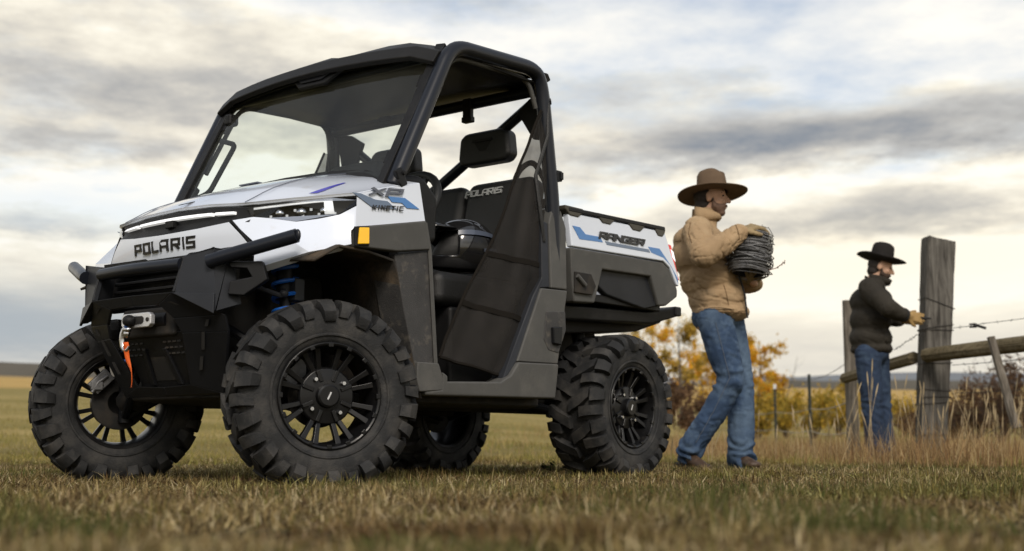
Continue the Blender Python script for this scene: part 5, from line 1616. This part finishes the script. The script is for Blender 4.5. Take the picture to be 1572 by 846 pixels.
# coil of wire held against the chest
m_wire = mk('galvanised_wire', (.20, .20, .205), .5, metal=.35, var=.35, vscale=25)
coil_c = P1 + Vector((.172, -.175, 1.365))
Mc = Matrix.Rotation(rad(9), 4, 'Y') @ Matrix.Rotation(rad(-8), 4, 'X')
wb = MB(); rnd = random.Random(5); seq = []
turns = 62; npt = 20
for k in range(turns * npt):
    t = 2 * math.pi * k / npt; u = k / (turns * npt)
    lay = int(u * 5); uu = (u * 5) % 1; uu = uu if lay % 2 == 0 else 1 - uu
    z = -.130 + .26 * uu + .016 * noise.noise(Vector((k * .09, 1, 0)))
    r = .104 + .0085 * lay + .010 * noise.noise(Vector((k * .07, 4, 0))) - .012 * abs(z / .13) ** 3
    seq.append(Mc @ Vector((r * math.cos(t), r * math.sin(t), z)))
wb.tube(seq, .0036, 5)
for k in range(70):
    p = seq[int(len(seq) * (.55 + .45 * rnd.random()))] * 1.02
    d = Vector((rnd.uniform(-1, 1), rnd.uniform(-1, 1), rnd.uniform(-1, 1))).normalized() * .013
    wb.tube([p - d, p + d], .0018, 4)
for k in range(5):
    a0 = rnd.uniform(0, 6.28); z0 = rnd.uniform(-.11, .11); path = []
    for j in range(16):
        t = a0 + j * .32; path.append(Mc @ Vector((.150 * math.cos(t), .150 * math.sin(t), z0 + .05 * math.sin(j * .28 + k) + .01 * rnd.random())))
    wb.tube(path, .0034, 5)
coil = wb.build('wire_coil', m_wire, None, smooth=60)
coil.location = coil_c
tag(coil, 'grey coil of barbed wire hugged by the person in the tan coat', 'wire coil')
MB().lathe([(.098, -.125), (.098, .125), (.085, .125), (.085, -.125)], 28, 'z', close=True).build('coil_core', m_cuff, coil).matrix_local = Mc
m_rust = mk('rusty_barb', (.13, .055, .04), .8)
tails = MB()
def barb(mb, p, r=.011):
    for k in range(2):
        d = Vector((rnd.uniform(-1, 1), rnd.uniform(-1, 1), rnd.uniform(-1, 1))).normalized() * r
        mb.tube([Vector(p) - d, Vector(p) + d], .0016, 4)
tails.tube([(.10, -.08, -.11), (.15, -.07, -.095), (.185, -.06, -.070), (.205, -.06, -.055)], .003, 5)
for p in ((.16, -.07, -.09), (.19, -.06, -.066), (.204, -.06, -.056)): barb(tails, p, .014)
tails.build('loose_end', m_rust, coil)
t2 = MB(); t2.tube([(.02, -.09, .125), (.07, -.05, .175), (.12, -.02, .165), (.15, .0, .12)], .0025, 5); t2.tube([(-.08, -.10, .11), (-.13, -.12, .13), (-.20, -.10, .11)], .003, 5)
for p in ((.07, -.05, .175), (.12, -.02, .165)): barb(t2, p)
t2.build('loose_end', m_wire, coil)

# ------------------------------------------------------------------ person mending the fence
P2 = Vector((3.115, 11.2, 0.0))
l2R = [((-.065, -.085, .92), .105), ((-.045, -.095, .50), .080), ((-.020, -.075, .10), .076)]
l2L = [((.055, .085, .92), .105), ((.085, .100, .50), .080), ((.120, .110, .10), .076)]
a2R = [((-.065, -.19, 1.50), .08), ((.055, -.33, 1.310), .068), ((.245, -.200, 1.255), .048)]
a2L = [((.02, .19, 1.50), .08), ((.16, .25, 1.28), .068), ((.30, .05, 1.24), .048)]
fp2, HP2 = face_prims((.095, -.01, 1.705), rz=rad(-14), pitch=rad(16))
body2 = blob('person', fp2 + [('e', (-.005, 0, .96), (.12, .15, .12)), ('c', (-.005, 0, 1.05), (.0, 0, 1.34), .12, .14), ('e', (.005, 0, 1.45), (.12, .18, .10)), ('ch', small(l2R, .5)), ('ch', small(l2L, .5)), ('ch', small(a2R, .62)), ('ch', small(a2L, .62)), ('c', (.03, 0, 1.50), (.075, 0, 1.62), .065, .06),
    ('c', l2R[2][0], (.04, -.08, .06), .04, .04), ('c', l2L[2][0], (.11, .11, .06), .04, .04), ('c', (.245, -.2, 1.255), (.31, -.17, 1.245), .03, .026), ('c', (.30, .05, 1.24), (.34, -.02, 1.24), .03, .026)], .010, m_skin, None, 2)
body2.location = P2
tag(body2, 'person in dark jacket and black cowboy hat working at the tall fence post', 'person')
head_extras(HP2, body2, True, rad(-14), rad(16))
blob('jeans', [('e', (-.005, 0, .95), (.145, .165, .11)), ('ch', [((-.065, -.085, .93), .114), ((-.055, -.092, .72), .105), ((-.045, -.095, .50), .090), ((-.03, -.085, .28), .088), ((-.020, -.075, .09), .090)]), ('ch', [((.055, .085, .93), .114), ((.07, .092, .72), .105), ((.085, .100, .50), .090), ((.105, .105, .28), .088), ((.120, .11, .09), .090)])], .012, m_denim2, body2, 3, jeans_wr(6.0, [l2R[1][0], l2L[1][0]], [l2R[2][0], l2L[2][0]]))
boot('boot', body2, (-.015, -.075, .100), rad(-40))
boot('boot', body2, (.125, .110, .100), rad(-35))
jk = blob('jacket', [('e', (-.005, 0, .985), (.182, .195, .07)), ('e', (-.01, 0, 1.08), (.185, .195, .13)), ('e', (-.005, 0, 1.24), (.180, .20, .16)), ('e', (.005, 0, 1.40), (.185, .21, .14)), ('c', (.015, -.12, 1.515), (.015, .12, 1.515), .085, .085), ('c', (.035, 0, 1.52), (.060, 0, 1.560), .095, .085),
    ('ch', [((-.055, -.175, 1.495), .098), ((-.01, -.27, 1.40), .088), ((.055, -.33, 1.310), .082), ((.15, -.265, 1.275), .072), ((.215, -.215, 1.262), .058)]), ('ch', [((.02, .17, 1.49), .095), ((.16, .25, 1.28), .08), ((.27, .09, 1.245),   .060)])], .010, m_jack, body2, 18, lambda p: cloth(12.0, .002, (8, 8, 4.5))(p) + .010 * creases(p, (6, 6, 9), 4.0))
cl = []
for t in np.linspace(-2.5, 2.5, 20):
    a = Vector((.065 + .095 * math.cos(t), .092 * math.sin(t), 1.545)); b = Vector((.070 + .110 * math.cos(t), .105 * math.sin(t), 1.612 - .03 * math.cos(t)))
    cl.append([a, (a + b) / 2, b])
MB().grid(cl).build('collar', m_jack, jk, smooth=60, solid=.012)
blob('glove', hand_prims((.245, -.200, 1.255), (.95, .2, -.10), (.2, .95, -.1), .12, .85, -1, 1.08) + [('c', (.225, -.208, 1.26), (.25, -.2, 1.255), .045, .040)], .007, m_leather2, body2, 2)
blob('glove', hand_prims((.30, .05, 1.24), (.6, -.75, 0), (.7, .6, 0), .12, .8, 1, 1.08), .007, m_leather2, body2, 2)
MB().tube([(.205, -.222, 1.264), (.235, -.204, 1.257)], [.064, .058], 12).build('cuff', m_cuff, jk)
hat('hat', body2, HP2(-.008, 0, .045), (.102, .084), .165, (.212, .165), m_felt2, tilt=(rad(13), 0), curl=.030, rz=rad(-14), flat=True)

# fencing pliers in the gloved hand
pl = MB()
o2 = P2 + Vector((.335, -.165, 1.240))
pl.tube([(-.05, -.010, .010), (.0, -.012, .012), (.07, -.002, .002)], [.007, .007, .006], 8)
pl.tube([(-.05, .012, -.016), (.0, .010, -.012), (.07, .002, -.004)], [.007, .007, .006], 8)
pl.ball((.082, 0, -.002), (.020, .012, .018)).tube([(.09, 0, 0), (.135, .004, -.004)], [.012, .005], 8)
pliers = pl.build('fencing_pliers', m_cuff, None)
pliers.location = o2
tag(pliers, 'dark fencing pliers held in the yellow glove against the post', 'pliers')
# ------------------------------------------------------------------ fence: timber posts, rails, wire
def wood(name, c1, c2, c3, sc=(14, 14, 1.2), bump=.6):
    m = bpy.data.materials.new(name); m.use_nodes = True; nt = m.node_tree; L = nt.links.new; b = nt.nodes['Principled BSDF']
    b.inputs['Roughness'].default_value = .88; b.inputs['Specular IOR Level'].default_value = .15
    tcn = nt.nodes.new('ShaderNodeTexCoord'); mp = nt.nodes.new('ShaderNodeMapping'); mp.inputs['Scale'].default_value = sc
    L(tcn.outputs['Object'], mp.inputs[0])
    n = nt.nodes.new('ShaderNodeTexNoise'); n.inputs['Scale'].default_value = 2.2; n.inputs['Detail'].default_value = 9; n.inputs['Roughness'].default_value = .68; n.inputs['Distortion'].default_value = .7
    L(mp.outputs[0], n.inputs['Vector'])
    r = nt.nodes.new('ShaderNodeValToRGB'); e = r.color_ramp.elements
    e[0].position = .33; e[0].color = (*c1, 1); e[1].position = .70; e[1].color = (*c3, 1); k = e.new(.5); k.color = (*c2, 1)
    L(n.outputs['Fac'], r.inputs[0])
    n2 = nt.nodes.new('ShaderNodeTexNoise'); n2.inputs['Scale'].default_value = 3.0; n2.inputs['Detail'].default_value = 6; L(tcn.outputs['Object'], n2.inputs['Vector'])
    mr = nt.nodes.new('ShaderNodeMapRange'); mr.inputs['From Min'].default_value = .42; mr.inputs['From Max'].default_value = .72; mr.inputs['To Max'].default_value = .55; L(n2.outputs['Fac'], mr.inputs['Value'])
    mx = nt.nodes.new('ShaderNodeMix'); mx.data_type = 'RGBA'; L(mr.outputs[0], mx.inputs['Factor']); L(r.outputs[0], mx.inputs['A']); mx.inputs['B'].default_value = (*[v * .55 for v in c2], 1)
    L(mx.outputs['Result'], b.inputs['Base Color'])
    bp = nt.nodes.new('ShaderNodeBump'); bp.inputs['Strength'].default_value = bump; bp.inputs['Distance'].default_value = .012; L(n.outputs['Fac'], bp.inputs['Height']); L(bp.outputs[0], b.inputs['Normal'])
    return m
m_wood = wood('weathered_post', (.038, .035, .031), (.115, .107, .095), (.215, .203, .182))
m_wood2 = wood('grey_post', (.06, .052, .042), (.16, .14, .115), (.27, .245, .21))
m_rail = wood('peeled_rail', (.07, .055, .032), (.17, .14, .085), (.27, .225, .145), (1.2, 14, 14))

def timber(name, a, b, sec_a, sec_b, material, seed, n_len=22, rough=.006, top_slope=0.0):
    """rough-sawn or round timber from a to b; sec = list of (u, v) outline points"""
    a, b = Vector(a), Vector(b); d = (b - a).normalized()
    up = Vector((0, 1, 0)) if abs(d.y) < .9 else Vector((0, 0, 1))
    U = d.cross(up).normalized() * -1; Vv = U.cross(d).normalized() * -1
    def dense(sec):
        out = []
        for i in range(len(sec)):
            p, q = Vector(sec[i]), Vector(sec[(i + 1) % len(sec)])
            for k in range(6): out.append(p.lerp(q, k / 6))
        return out
    A, B = dense(sec_a), dense(sec_b); n_ = len(A); L_ = (b - a).length
    rings = []
    crack = [noise.noise(Vector((i * 1.7, seed, 0))) for i in range(n_)]
    for k in range(n_len + 1):
        t = k / n_len; r = []
        for i in range(n_):
            p = A[i].lerp(B[i], t)
            f = 1 + (rough * 6) * noise.noise(Vector((i * .9, t * L_ * 1.2, seed))) + (rough * 3) * noise.noise(Vector((i * .37, t * L_ * 9, seed + 3)))
            if crack[i] > .18: f *= 1 - .17 * max(0, noise.noise(Vector((i, t * 2.2, seed + 9))) + .45)
            q = p * f
            z = 0
            if k == n_len: z = top_slope * p.x + .012 * noise.noise(Vector((i * .8, 3, seed)))
            r.append(tuple(a + d * (L_ * t + z) + U * q.x + Vv * q.y - a))
        rings.append(r)
    vs = [p for r in rings for p in r]; fs = []
    for k in range(n_len):
        for i in range(n_):
            i2 = (i + 1) % n_; fs.append((k * n_ + i, k * n_ + i2, (k + 1) * n_ + i2, (k + 1) * n_ + i))
    fs += [tuple(range(n_ - 1, -1, -1)), tuple(range(n_len * n_, (n_len + 1) * n_))]
    o = MB().add(vs, fs).build(name, material, None, smooth=45)
    o.location = a
    return o
def rect(w, d, c=.02): return [(-w + c, -d), (w - c, -d), (w, -d + c), (w, d - c), (w - c, d), (-w + c, d), (-w, d - c), (-w, -d + c)]
def circ(r, n_=8): return [(r * math.cos(2 * math.pi * i / n_), r * math.sin(2 * math.pi * i / n_)) for i in range(n_)]
bp_b, bp_t = Vector((3.700, 11.6, -.05)), Vector((3.862, 11.6, 2.0))
post = timber('fence_post', bp_b, bp_t, rect(.116, .10, .022), rect(.128, .10, .016), m_wood, 2.0, 46, .011, -.14)
tag(post, 'tall thick weathered timber post leaning right beside the person in the dark jacket', 'fence post')
post2 = timber('fence_post', (3.528, 13.5, 0.0), (3.514, 13.5, 1.66), rect(.060, .06, .02), rect(.048, .05, .014), m_wood2, 7.0, 20, .004)
tag(post2, 'thin grey timber post behind the person in the dark jacket', 'fence post')
rl = timber('fence_rail', (3.435, 13.42, .845), (3.66, 11.80, .950), circ(.055), circ(.060), m_rail, 4.0, 18, .006)
tag(rl, 'round peeled rail from the thin grey post to the tall thick post', 'rail')
rl2 = timber('fence_rail', (3.66, 11.47, .950), (4.35, 9.95, .985), circ(.062), circ(.070), m_rail, 6.0, 20, .006)
tag(rl2, 'round grey rail running from the tall thick post out of the picture right', 'rail')
br = timber('fence_brace', (4.000, 10.35, .300), (3.868, 10.45, 1.03), circ(.040), circ(.034), m_wood2, 9.0, 12, .008)
tag(br, 'short slanting pole hanging from the rail near the right edge', 'fence pole')

m_fwire = mk('old_wire', (.055, .050, .046), .6, metal=.4, var=.3, vscale=20)
m_fwire_lit = mk('lit_wire', (.26, .23, .17), .6, metal=.2, var=.2, vscale=20)  # paler copy of the wire: light catching the lower strands is put into the colour
wr = random.Random(3)
def wire(name, pts, material, r=.0028, barbs=True, sag=.0, twist=True):
    P = [Vector(p) for p in pts]; path = []
    for i in range(len(P) - 1):
        L_ = (P[i + 1] - P[i]).length; n_ = max(4, int(L_ / .12))
        for k in range(n_ + (1 if i == len(P) - 2 else 0)):
            t = k / n_; q = P[i].lerp(P[i + 1], t); q.z -= sag * L_ * 4 * t * (1 - t)
            q += Vector((0, 0, .004 * noise.noise(Vector((k * .7, i, 3)))))
            path.append(q)
    o0 = path[0].copy(); path = [p - o0 for p in path]
    mb = MB(); mb.tube(path, r, 5)
    if barbs:
        for k in range(1, len(path) - 1):
            for j in range(2):
                d = Vector((wr.uniform(-1, 1), wr.uniform(-1, 1), wr.uniform(-1, 1))).normalized() * .016
                mb.tube([path[k] - d, path[k] + d], .0018, 4)
    o = mb.build(name, material, None, smooth=60, merge=False)
    o.location = o0
    return o
def post_x(z): return bp_b.x + (bp_t.x - bp_b.x) * (z + .05) / 2.05
# wires right of the tall post
tag(wire('barbed_wire', [(post_x(1.18) + .12, 11.49, 1.195), (4.05, 11.1, 1.200), (4.75, 10.4, 1.275)], m_fwire, sag=.01), 'top strand of barbed wire right of the tall thick post', 'barbed wire')
tag(wire('barbed_wire', [(post_x(.90) + .12, 11.49, .865), (4.7, 10.6, .915)], m_fwire, sag=.006), 'barbed wire strand just under the rail right of the tall thick post', 'barbed wire')
tag(wire('barbed_wire', [(post_x(.60) + .12, 11.49, .615), (4.7, 10.6, .645)], m_fwire, sag=.004), 'lowest straight strand of barbed wire right of the tall thick post', 'barbed wire')
tag(wire('barbed_wire', [(post_x(.2) + .12, 11.49, .24), (4.0, 11.2, .23), (4.25, 10.8, .45), (4.42, 10.5, .50)], m_fwire, sag=.03), 'slack strand of barbed wire sagging through the grass below the slanting pole', 'barbed wire')
# strand from the pliers to the post and loose whip
tag(wire('barbed_wire', [(3.565, 11.04, 1.228), (3.69, 11.475, 1.205)], m_fwire, barbs=False), 'short tight wire from the pliers to the tall thick post', 'wire')
tag(wire('barbed_wire', [(3.33, 11.3, .985), (3.45, 11.35, 1.06), (3.58, 11.45, 1.13), (3.66, 11.48, 1.145)], m_fwire, sag=.04), 'loose barbed wire curling left of the tall thick post', 'barbed wire')
# turns of wire wrapped round the tall post
for i, z in enumerate((1.21, 1.18, .885, .645, .585, .53, .255, .205, 1.42)):
    pts_ = []
    cx = post_x(z); sl = (.03, -.01, .004, -.02, .0, .012, .0, .01, -.10)[i]
    for k in range(9):
        a = [(-.13, -.105), (0, -.106), (.13, -.105), (.135, 0), (.13, .105), (0, .106), (-.13, .105), (-.135, 0), (-.13, -.105)][k]
        pts_.append((cx + a[0] * 1.0, 11.6 + a[1], z + sl * a[0] * 4))
    w_ = MB().tube([Vector(p) - bp_b for p in pts_], .0035, 5).build('wrapped_wire', m_fwire, post, smooth=60)
# wire tensioner on the top strand
tn = MB()
tn.tube([(-.03, 0, .012), (.02, 0, .016), (.05, 0, 0)], .008, 6).tube([(-.03, 0, -.012), (.02, 0, -.010), (.05, 0, 0)], .008, 6).tube([(.04, 0, 0), (.11, 0, -.022)], .012, 8).ball((.02, 0, 0), (.018, .014, .02))
tno = tn.build('wire_tensioner', m_cuff, None); tno.location = (3.985, 11.17, 1.187)
tag(tno, 'black wire tensioner on the top strand beside the tall thick post', 'tensioner')
# steel T posts and the wires running off to them behind the coat
m_tp = mk('green_steel_post', (.020, .028, .024), .6, var=.3, vscale=9)
def tpost(x, y, h, label):
    mb = MB(); mb.box((0, 0, h / 2), (.045, .008, h)).box((0, -.018, h / 2), (.008, .036, h))
    o = mb.build('steel_post', m_tp, None, bevel=.002); o.location = (x, y, float(ground_z(x, y)) - .02)
    MB().box((0, 0, h - .045), (.047, .010, .09)).box((0, -.019, h - .045), (.010, .038, .09)).build('post_tip', m_white2, o) if 'white' in label else None
    return tag(o, label, 'fence post', 'steel fence posts')
tpost(4.345, 19.0, 1.12, 'dark steel fence post nearest the thin grey timber post')
tpost(4.850, 24.0, 1.13, 'dark steel fence post with a white tip further behind')
tpost(4.98, 28.0, 1.10, 'small far steel fence post right behind the walking legs')
F3 = [(3.515, 13.45), (4.345, 18.97), (4.85, 23.97), (4.98, 27.97), (4.6, 34.0)]
for i, (h_, mt_, lb_) in enumerate(((1.02, m_fwire, 'top'), (.60, m_fwire_lit, 'middle'), (.28, m_fwire_lit, 'lowest'))):
    pts_ = [(x, y, float(ground_z(x, y)) + h_ * (1 if k else 1.0)) for k, (x, y) in enumerate(F3)]
    tag(wire('fence_wire', pts_, mt_, r=.004 if i == 0 else .008, barbs=False, sag=.008), lb_ + ' fence wire running back from the thin grey post along the steel posts', 'wire')
# ------------------------------------------------------------------ trees and shrubs
m_leaf = mk_tint('autumn_leaves', .7, .55)
m_bark = mk('cottonwood_bark', (.085, .070, .055), .9, var=.35, vscale=6, bump=.4, bscale=30)
m_twig = mk('bare_twigs', (.070, .046, .034), .9, var=.3, vscale=8)
def leaves(name, centers, radii, n, size, pal, parent, seed, flat=1.0):
    g = np.random.default_rng(seed)
    C = np.array(centers); Rr = np.array(radii)
    w = Rr ** 2; idx = g.choice(len(C), n, p=w / w.sum())
    d = g.normal(0, 1, (n, 3)); d /= np.linalg.norm(d, axis=1)[:, None]
    r = np.abs(g.normal(0, .62, n))
    p = C[idx] + d * (Rr[idx] * r)[:, None] * np.array([1, 1, flat])
    a = g.normal(0, 1, (n, 3)); a /= np.linalg.norm(a, axis=1)[:, None]
    b = np.cross(a, g.normal(0, 1, (n, 3))); b /= np.linalg.norm(b, axis=1)[:, None]
    s = size * g.uniform(.6, 1.4, (n, 1))
    v = np.stack([p - a * s, p + b * s * .55, p + a * s, p - b * s * .55], 1).reshape(-1, 3)
    pal = np.array(pal); cl_shift = g.uniform(.72, 1.25, len(C))
    c = pal[g.choice(len(pal), n)] * g.uniform(.8, 1.2, (n, 1)) * cl_shift[idx][:, None]
    f = np.arange(4 * n); return mesh_np(name, v, f, np.full(n, 4), m_leaf, parent, np.repeat(np.clip(c, 0, 1), 4, axis=0))
def tree(x, y, h, spread, pal, label, seed, nleaf=3500, size=.09, trunk_r=.09, lean=0.0, sparse=.0, base=.3):
    rd = random.Random(seed)
    root = empty('cottonwood_tree', (x, y, float(ground_z(x, y)) - .1))
    tag(root, label, 'tree', 'autumn trees beyond the fence')
    mb = MB(); cs = []; rs = []
    tp = [Vector((lean * h * t * t + .05 * h * noise.noise(Vector((t * 2, seed, 0))), .05 * h * noise.noise(Vector((t * 2, seed, 7))), h * .93 * t)) for t in np.linspace(0, 1, 8)]
    mb.tube(tp, [trunk_r * (1 - .85 * t) for t in np.linspace(0, 1, 8)], 8)
    nb = 15
    for k in range(nb):
        t = base + (.97 - base) * (k + rd.random() * .5) / nb
        i = min(int(t * 7), 6); p = tp[i].lerp(tp[i + 1], t * 7 - i)
        a = rd.uniform(0, 6.28); l = spread * (.55 + .6 * rd.random()) * (1.05 - .7 * abs(t - .5))
        e = p + Vector((math.cos(a) * l, math.sin(a) * l, l * rd.uniform(.25, .9)))
        m_ = p.lerp(e, .5) + Vector((0, 0, -.05 * l)); r0 = trunk_r * .35 * (1.1 - t)
        mb.tube([p, m_, e], [r0, r0 * .6, r0 * .2], 6)
        for q in (.55, .8, 1.0):
            if rd.random() < sparse: continue
            c = p.lerp(e, q) + Vector((rd.gauss(0, .12), rd.gauss(0, .12), rd.gauss(0, .10))) * spread
            cs.append(tuple(c)); rs.append(spread * rd.uniform(.12, .34))
    mb.build('trunk', m_bark, root, smooth=60)
    if cs: leaves('crown', cs, rs, nleaf, size, pal, root, seed)
    return root
GOLD = [(.82, .50, .05), (.86, .58, .08), (.70, .40, .035), (.62, .45, .07), (.78, .45, .04)]
OLIVE = [(.46, .31, .055), (.34, .26, .06), (.60, .40, .07), (.28, .21, .055)]
RUST = [(.60, .36, .05), (.68, .42, .06), (.48, .26, .04), (.72, .46, .07)]
def wxy(px, d): return ((px - 786) / 1990.39 * d * .99, d)
T = [(958, 70, 5.2, 1.5, OLIVE, 'pale olive autumn tree glimpsed just above the rear tyre', .35), (1003, 66, 4.9, 1.5, GOLD, 'golden autumn tree between the rear tyre and the tan coat, left one', .15), (1046, 60, 5.4, 1.5, OLIVE, 'tall thin-leaved autumn tree with visible trunk left of the tan coat', .55),
     (1080, 72, 4.6, 1.7, GOLD, 'golden tree directly behind the walking legs', .1), (1128, 64, 4.0, 1.4, RUST, 'rust coloured tree showing between the walking legs', .1), (1168, 62, 4.6, 1.3, GOLD, 'bright golden tree just right of the blue jeans', .1), (1196, 70, 2.9, 1.0, RUST, 'low rust coloured tree at the right end of the tree line', .1)]
for i, (px, d, h, sp, pal, lab, spr) in enumerate(T):
    x, y = wxy(px, d); tree(x, y, h, sp, pal, lab, 40 + i, 2700, .080, .10, 0.0, spr)
for i, (px, d, h) in enumerate(((1206, 58, 3.6),)):
    x, y = wxy(px, d); o = tree(x, y, h, .9, GOLD, 'bare leafless sapling right of the golden trees', 70 + i, 0, .1, .035, .18, 1.0)
# the far left of the tree line, seen under the cargo bed
def shrub(x, y, h, w, pal, label, seed, n=1500, size=.05, stems=14, cat='shrub', group=None, stemmat=None, twigs=0):
    rd = random.Random(seed); g = empty('shrub', (x, y, float(ground_z(x, y)) - .03)); tag(g, label, cat, group)
    mb = MB(); cs = []; rs = []
    for k in range(stems):
        a = rd.uniform(0, 6.28); l = w * rd.uniform(.2, 1.0); hh = h * rd.uniform(.6, 1.0) * (1 - .35 * (l / w) ** 2)
        p = [Vector((0, 0, 0)), Vector((math.cos(a) * l * .4, math.sin(a) * l * .4, hh * .5)), Vector((math.cos(a) * l, math.sin(a) * l, hh))]
        mb.tube(p, [.014, .009, .003], 5)
        for q in range(twigs):
            t = rd.uniform(.25, 1); b = p[0].lerp(p[1], t * 2) if t < .5 else p[1].lerp(p[2], t * 2 - 1)
            e = b + Vector((rd.gauss(0, .18) * w, rd.gauss(0, .18) * w, rd.uniform(.08, .32) * h)); mb.tube([b, e], [.006, .002], 4)
        for q in (.45, .75, 1.0):
            cs.append(tuple(p[1].lerp(p[2], q) if q > .5 else p[0].lerp(p[1], q * 2))); rs.append(w * rd.uniform(.18, .34))
    mb.build('stems', stemmat or m_twig, g, smooth=60)
    if n: leaves('foliage', cs, rs, n, size, pal, g, seed)
    return g
SHR = [(.36, .265, .045), (.45, .31, .05), (.28, .225, .045), (.52, .34, .055)]
BRN = [(.13, .072, .042), (.17, .10, .055), (.095, .055, .036), (.21, .13, .07)]
S_ = [(1165, 33, 1.25, 1.0, SHR, 'golden green bush right behind the blue jeans'), (1207, 36, 1.35, .9, SHR, 'golden green bush behind the white-tipped steel post'), (1252, 34, 1.5, .9, SHR, 'golden green bush behind the nearer steel post'), (1290, 38, 1.85, .9, SHR, 'golden green bush left of the thin grey timber post'), (1338, 37, 1.5, 1.0, OLIVE, 'olive bush mostly behind the dark denim legs'),
      (1015, 30, 1.3, .9, BRN, 'brown bush behind the rear tyre edge'), (1062, 32, 1.4, 1.0, BRN, 'brown bush low between the tyre and the walking legs'), (1390, 40, 1.3, 1.1, OLIVE, 'low olive bush between dark jeans and tall post')]
for i, (px, d, h, w, pal, lab) in enumerate(S_):
    x, y = wxy(px, d); shrub(x, y, h, w, pal, lab, 100 + i, 1500, .055, 16, group='bushes beyond the fence')
B_ = [(1462, 27, .95, .9, 'low dark brown brush right of the tall thick post'), (1500, 26, 1.35, .9, 'brown twiggy brush left of the slanting pole'), (1538, 25, 1.6, .9, 'tall brown twiggy brush behind the slanting pole'), (1580, 25, 1.75, 1.0, 'brown twiggy brush cut by the right edge of the picture'), (1420, 30, .8, .8, 'low brown brush seen left of the tall thick post')]
for i, (px, d, h, w, lab) in enumerate(B_):
    x, y = wxy(px, d); shrub(x, y, h, w, BRN, lab, 200 + i, 1500, .035, 30, group='brown brush by the fence', twigs=7)
# dry seed stalks standing by the fence
def stalk(mb, x, y, h, rd):
    z = float(ground_z(x, y)); a = rd.uniform(0, 6.28); l = rd.uniform(.05, .35) * h
    p = [Vector((x, y, z)), Vector((x + math.cos(a) * l * .35, y + math.sin(a) * l * .35, z + h * .55)), Vector((x + math.cos(a) * l, y + math.sin(a) * l, z + h))]
    mb.tube(p, [.0022, .0018, .0012], 4)
    d = (p[2] - p[1]).normalized()
    mb.tube([p[2] - d * .02, p[2] + d * .02, p[2] + d * .07, p[2] + d * .10], [.0015, .0052, .004, .001], 5)
m_stalk = mk('dry_stalk', (.40, .31, .18), .9, var=.25, vscale=3)
rd = random.Random(77); mb = MB()
for k in range(110):
    px = rd.uniform(1290, 1600) if k < 75 else rd.uniform(1010, 1300); d = rd.uniform(9.6, 13.0)
    x, y = wxy(px, d); stalk(mb, x, y, rd.uniform(.18, .62) * (1 if k < 75 else .6), rd)
for px, d, h in ((1335, 10.2, .72), (1330, 10.4, .55), (1390, 10.6, .62), (1428, 10.8, .58), (1408, 10.5, .48), (1478, 10.6, .6), (1500, 10.3, .5), (1550, 10.6, .6)):
    x, y = wxy(px, d); stalk(mb, x, y, h, rd)
tag(mb.build('dry_stalks', m_stalk, None, smooth=60, merge=False), 'tall dry seed stalks standing around the fence posts', 'dry stalks', kind='stuff')
# a few low weeds in the pasture
def weed(px, d, h, label, pal, seed, n=160):
    x, y = wxy(px, d); shrub(x, y, h, h * .9, pal, label, seed, n, .012, 7, 'weed', 'small weeds in the pasture')
WG = [(.06, .075, .02), (.10, .10, .03), (.08, .06, .03)]
weed(1052, 6.6, .075, 'small green weed in front of the brown boot', WG, 301)
weed(372, 4.9, .07, 'small dark weed between the front tyres', BRN, 302)
weed(850, 7.2, .10, 'small weed left of the rear tyre', WG, 303)
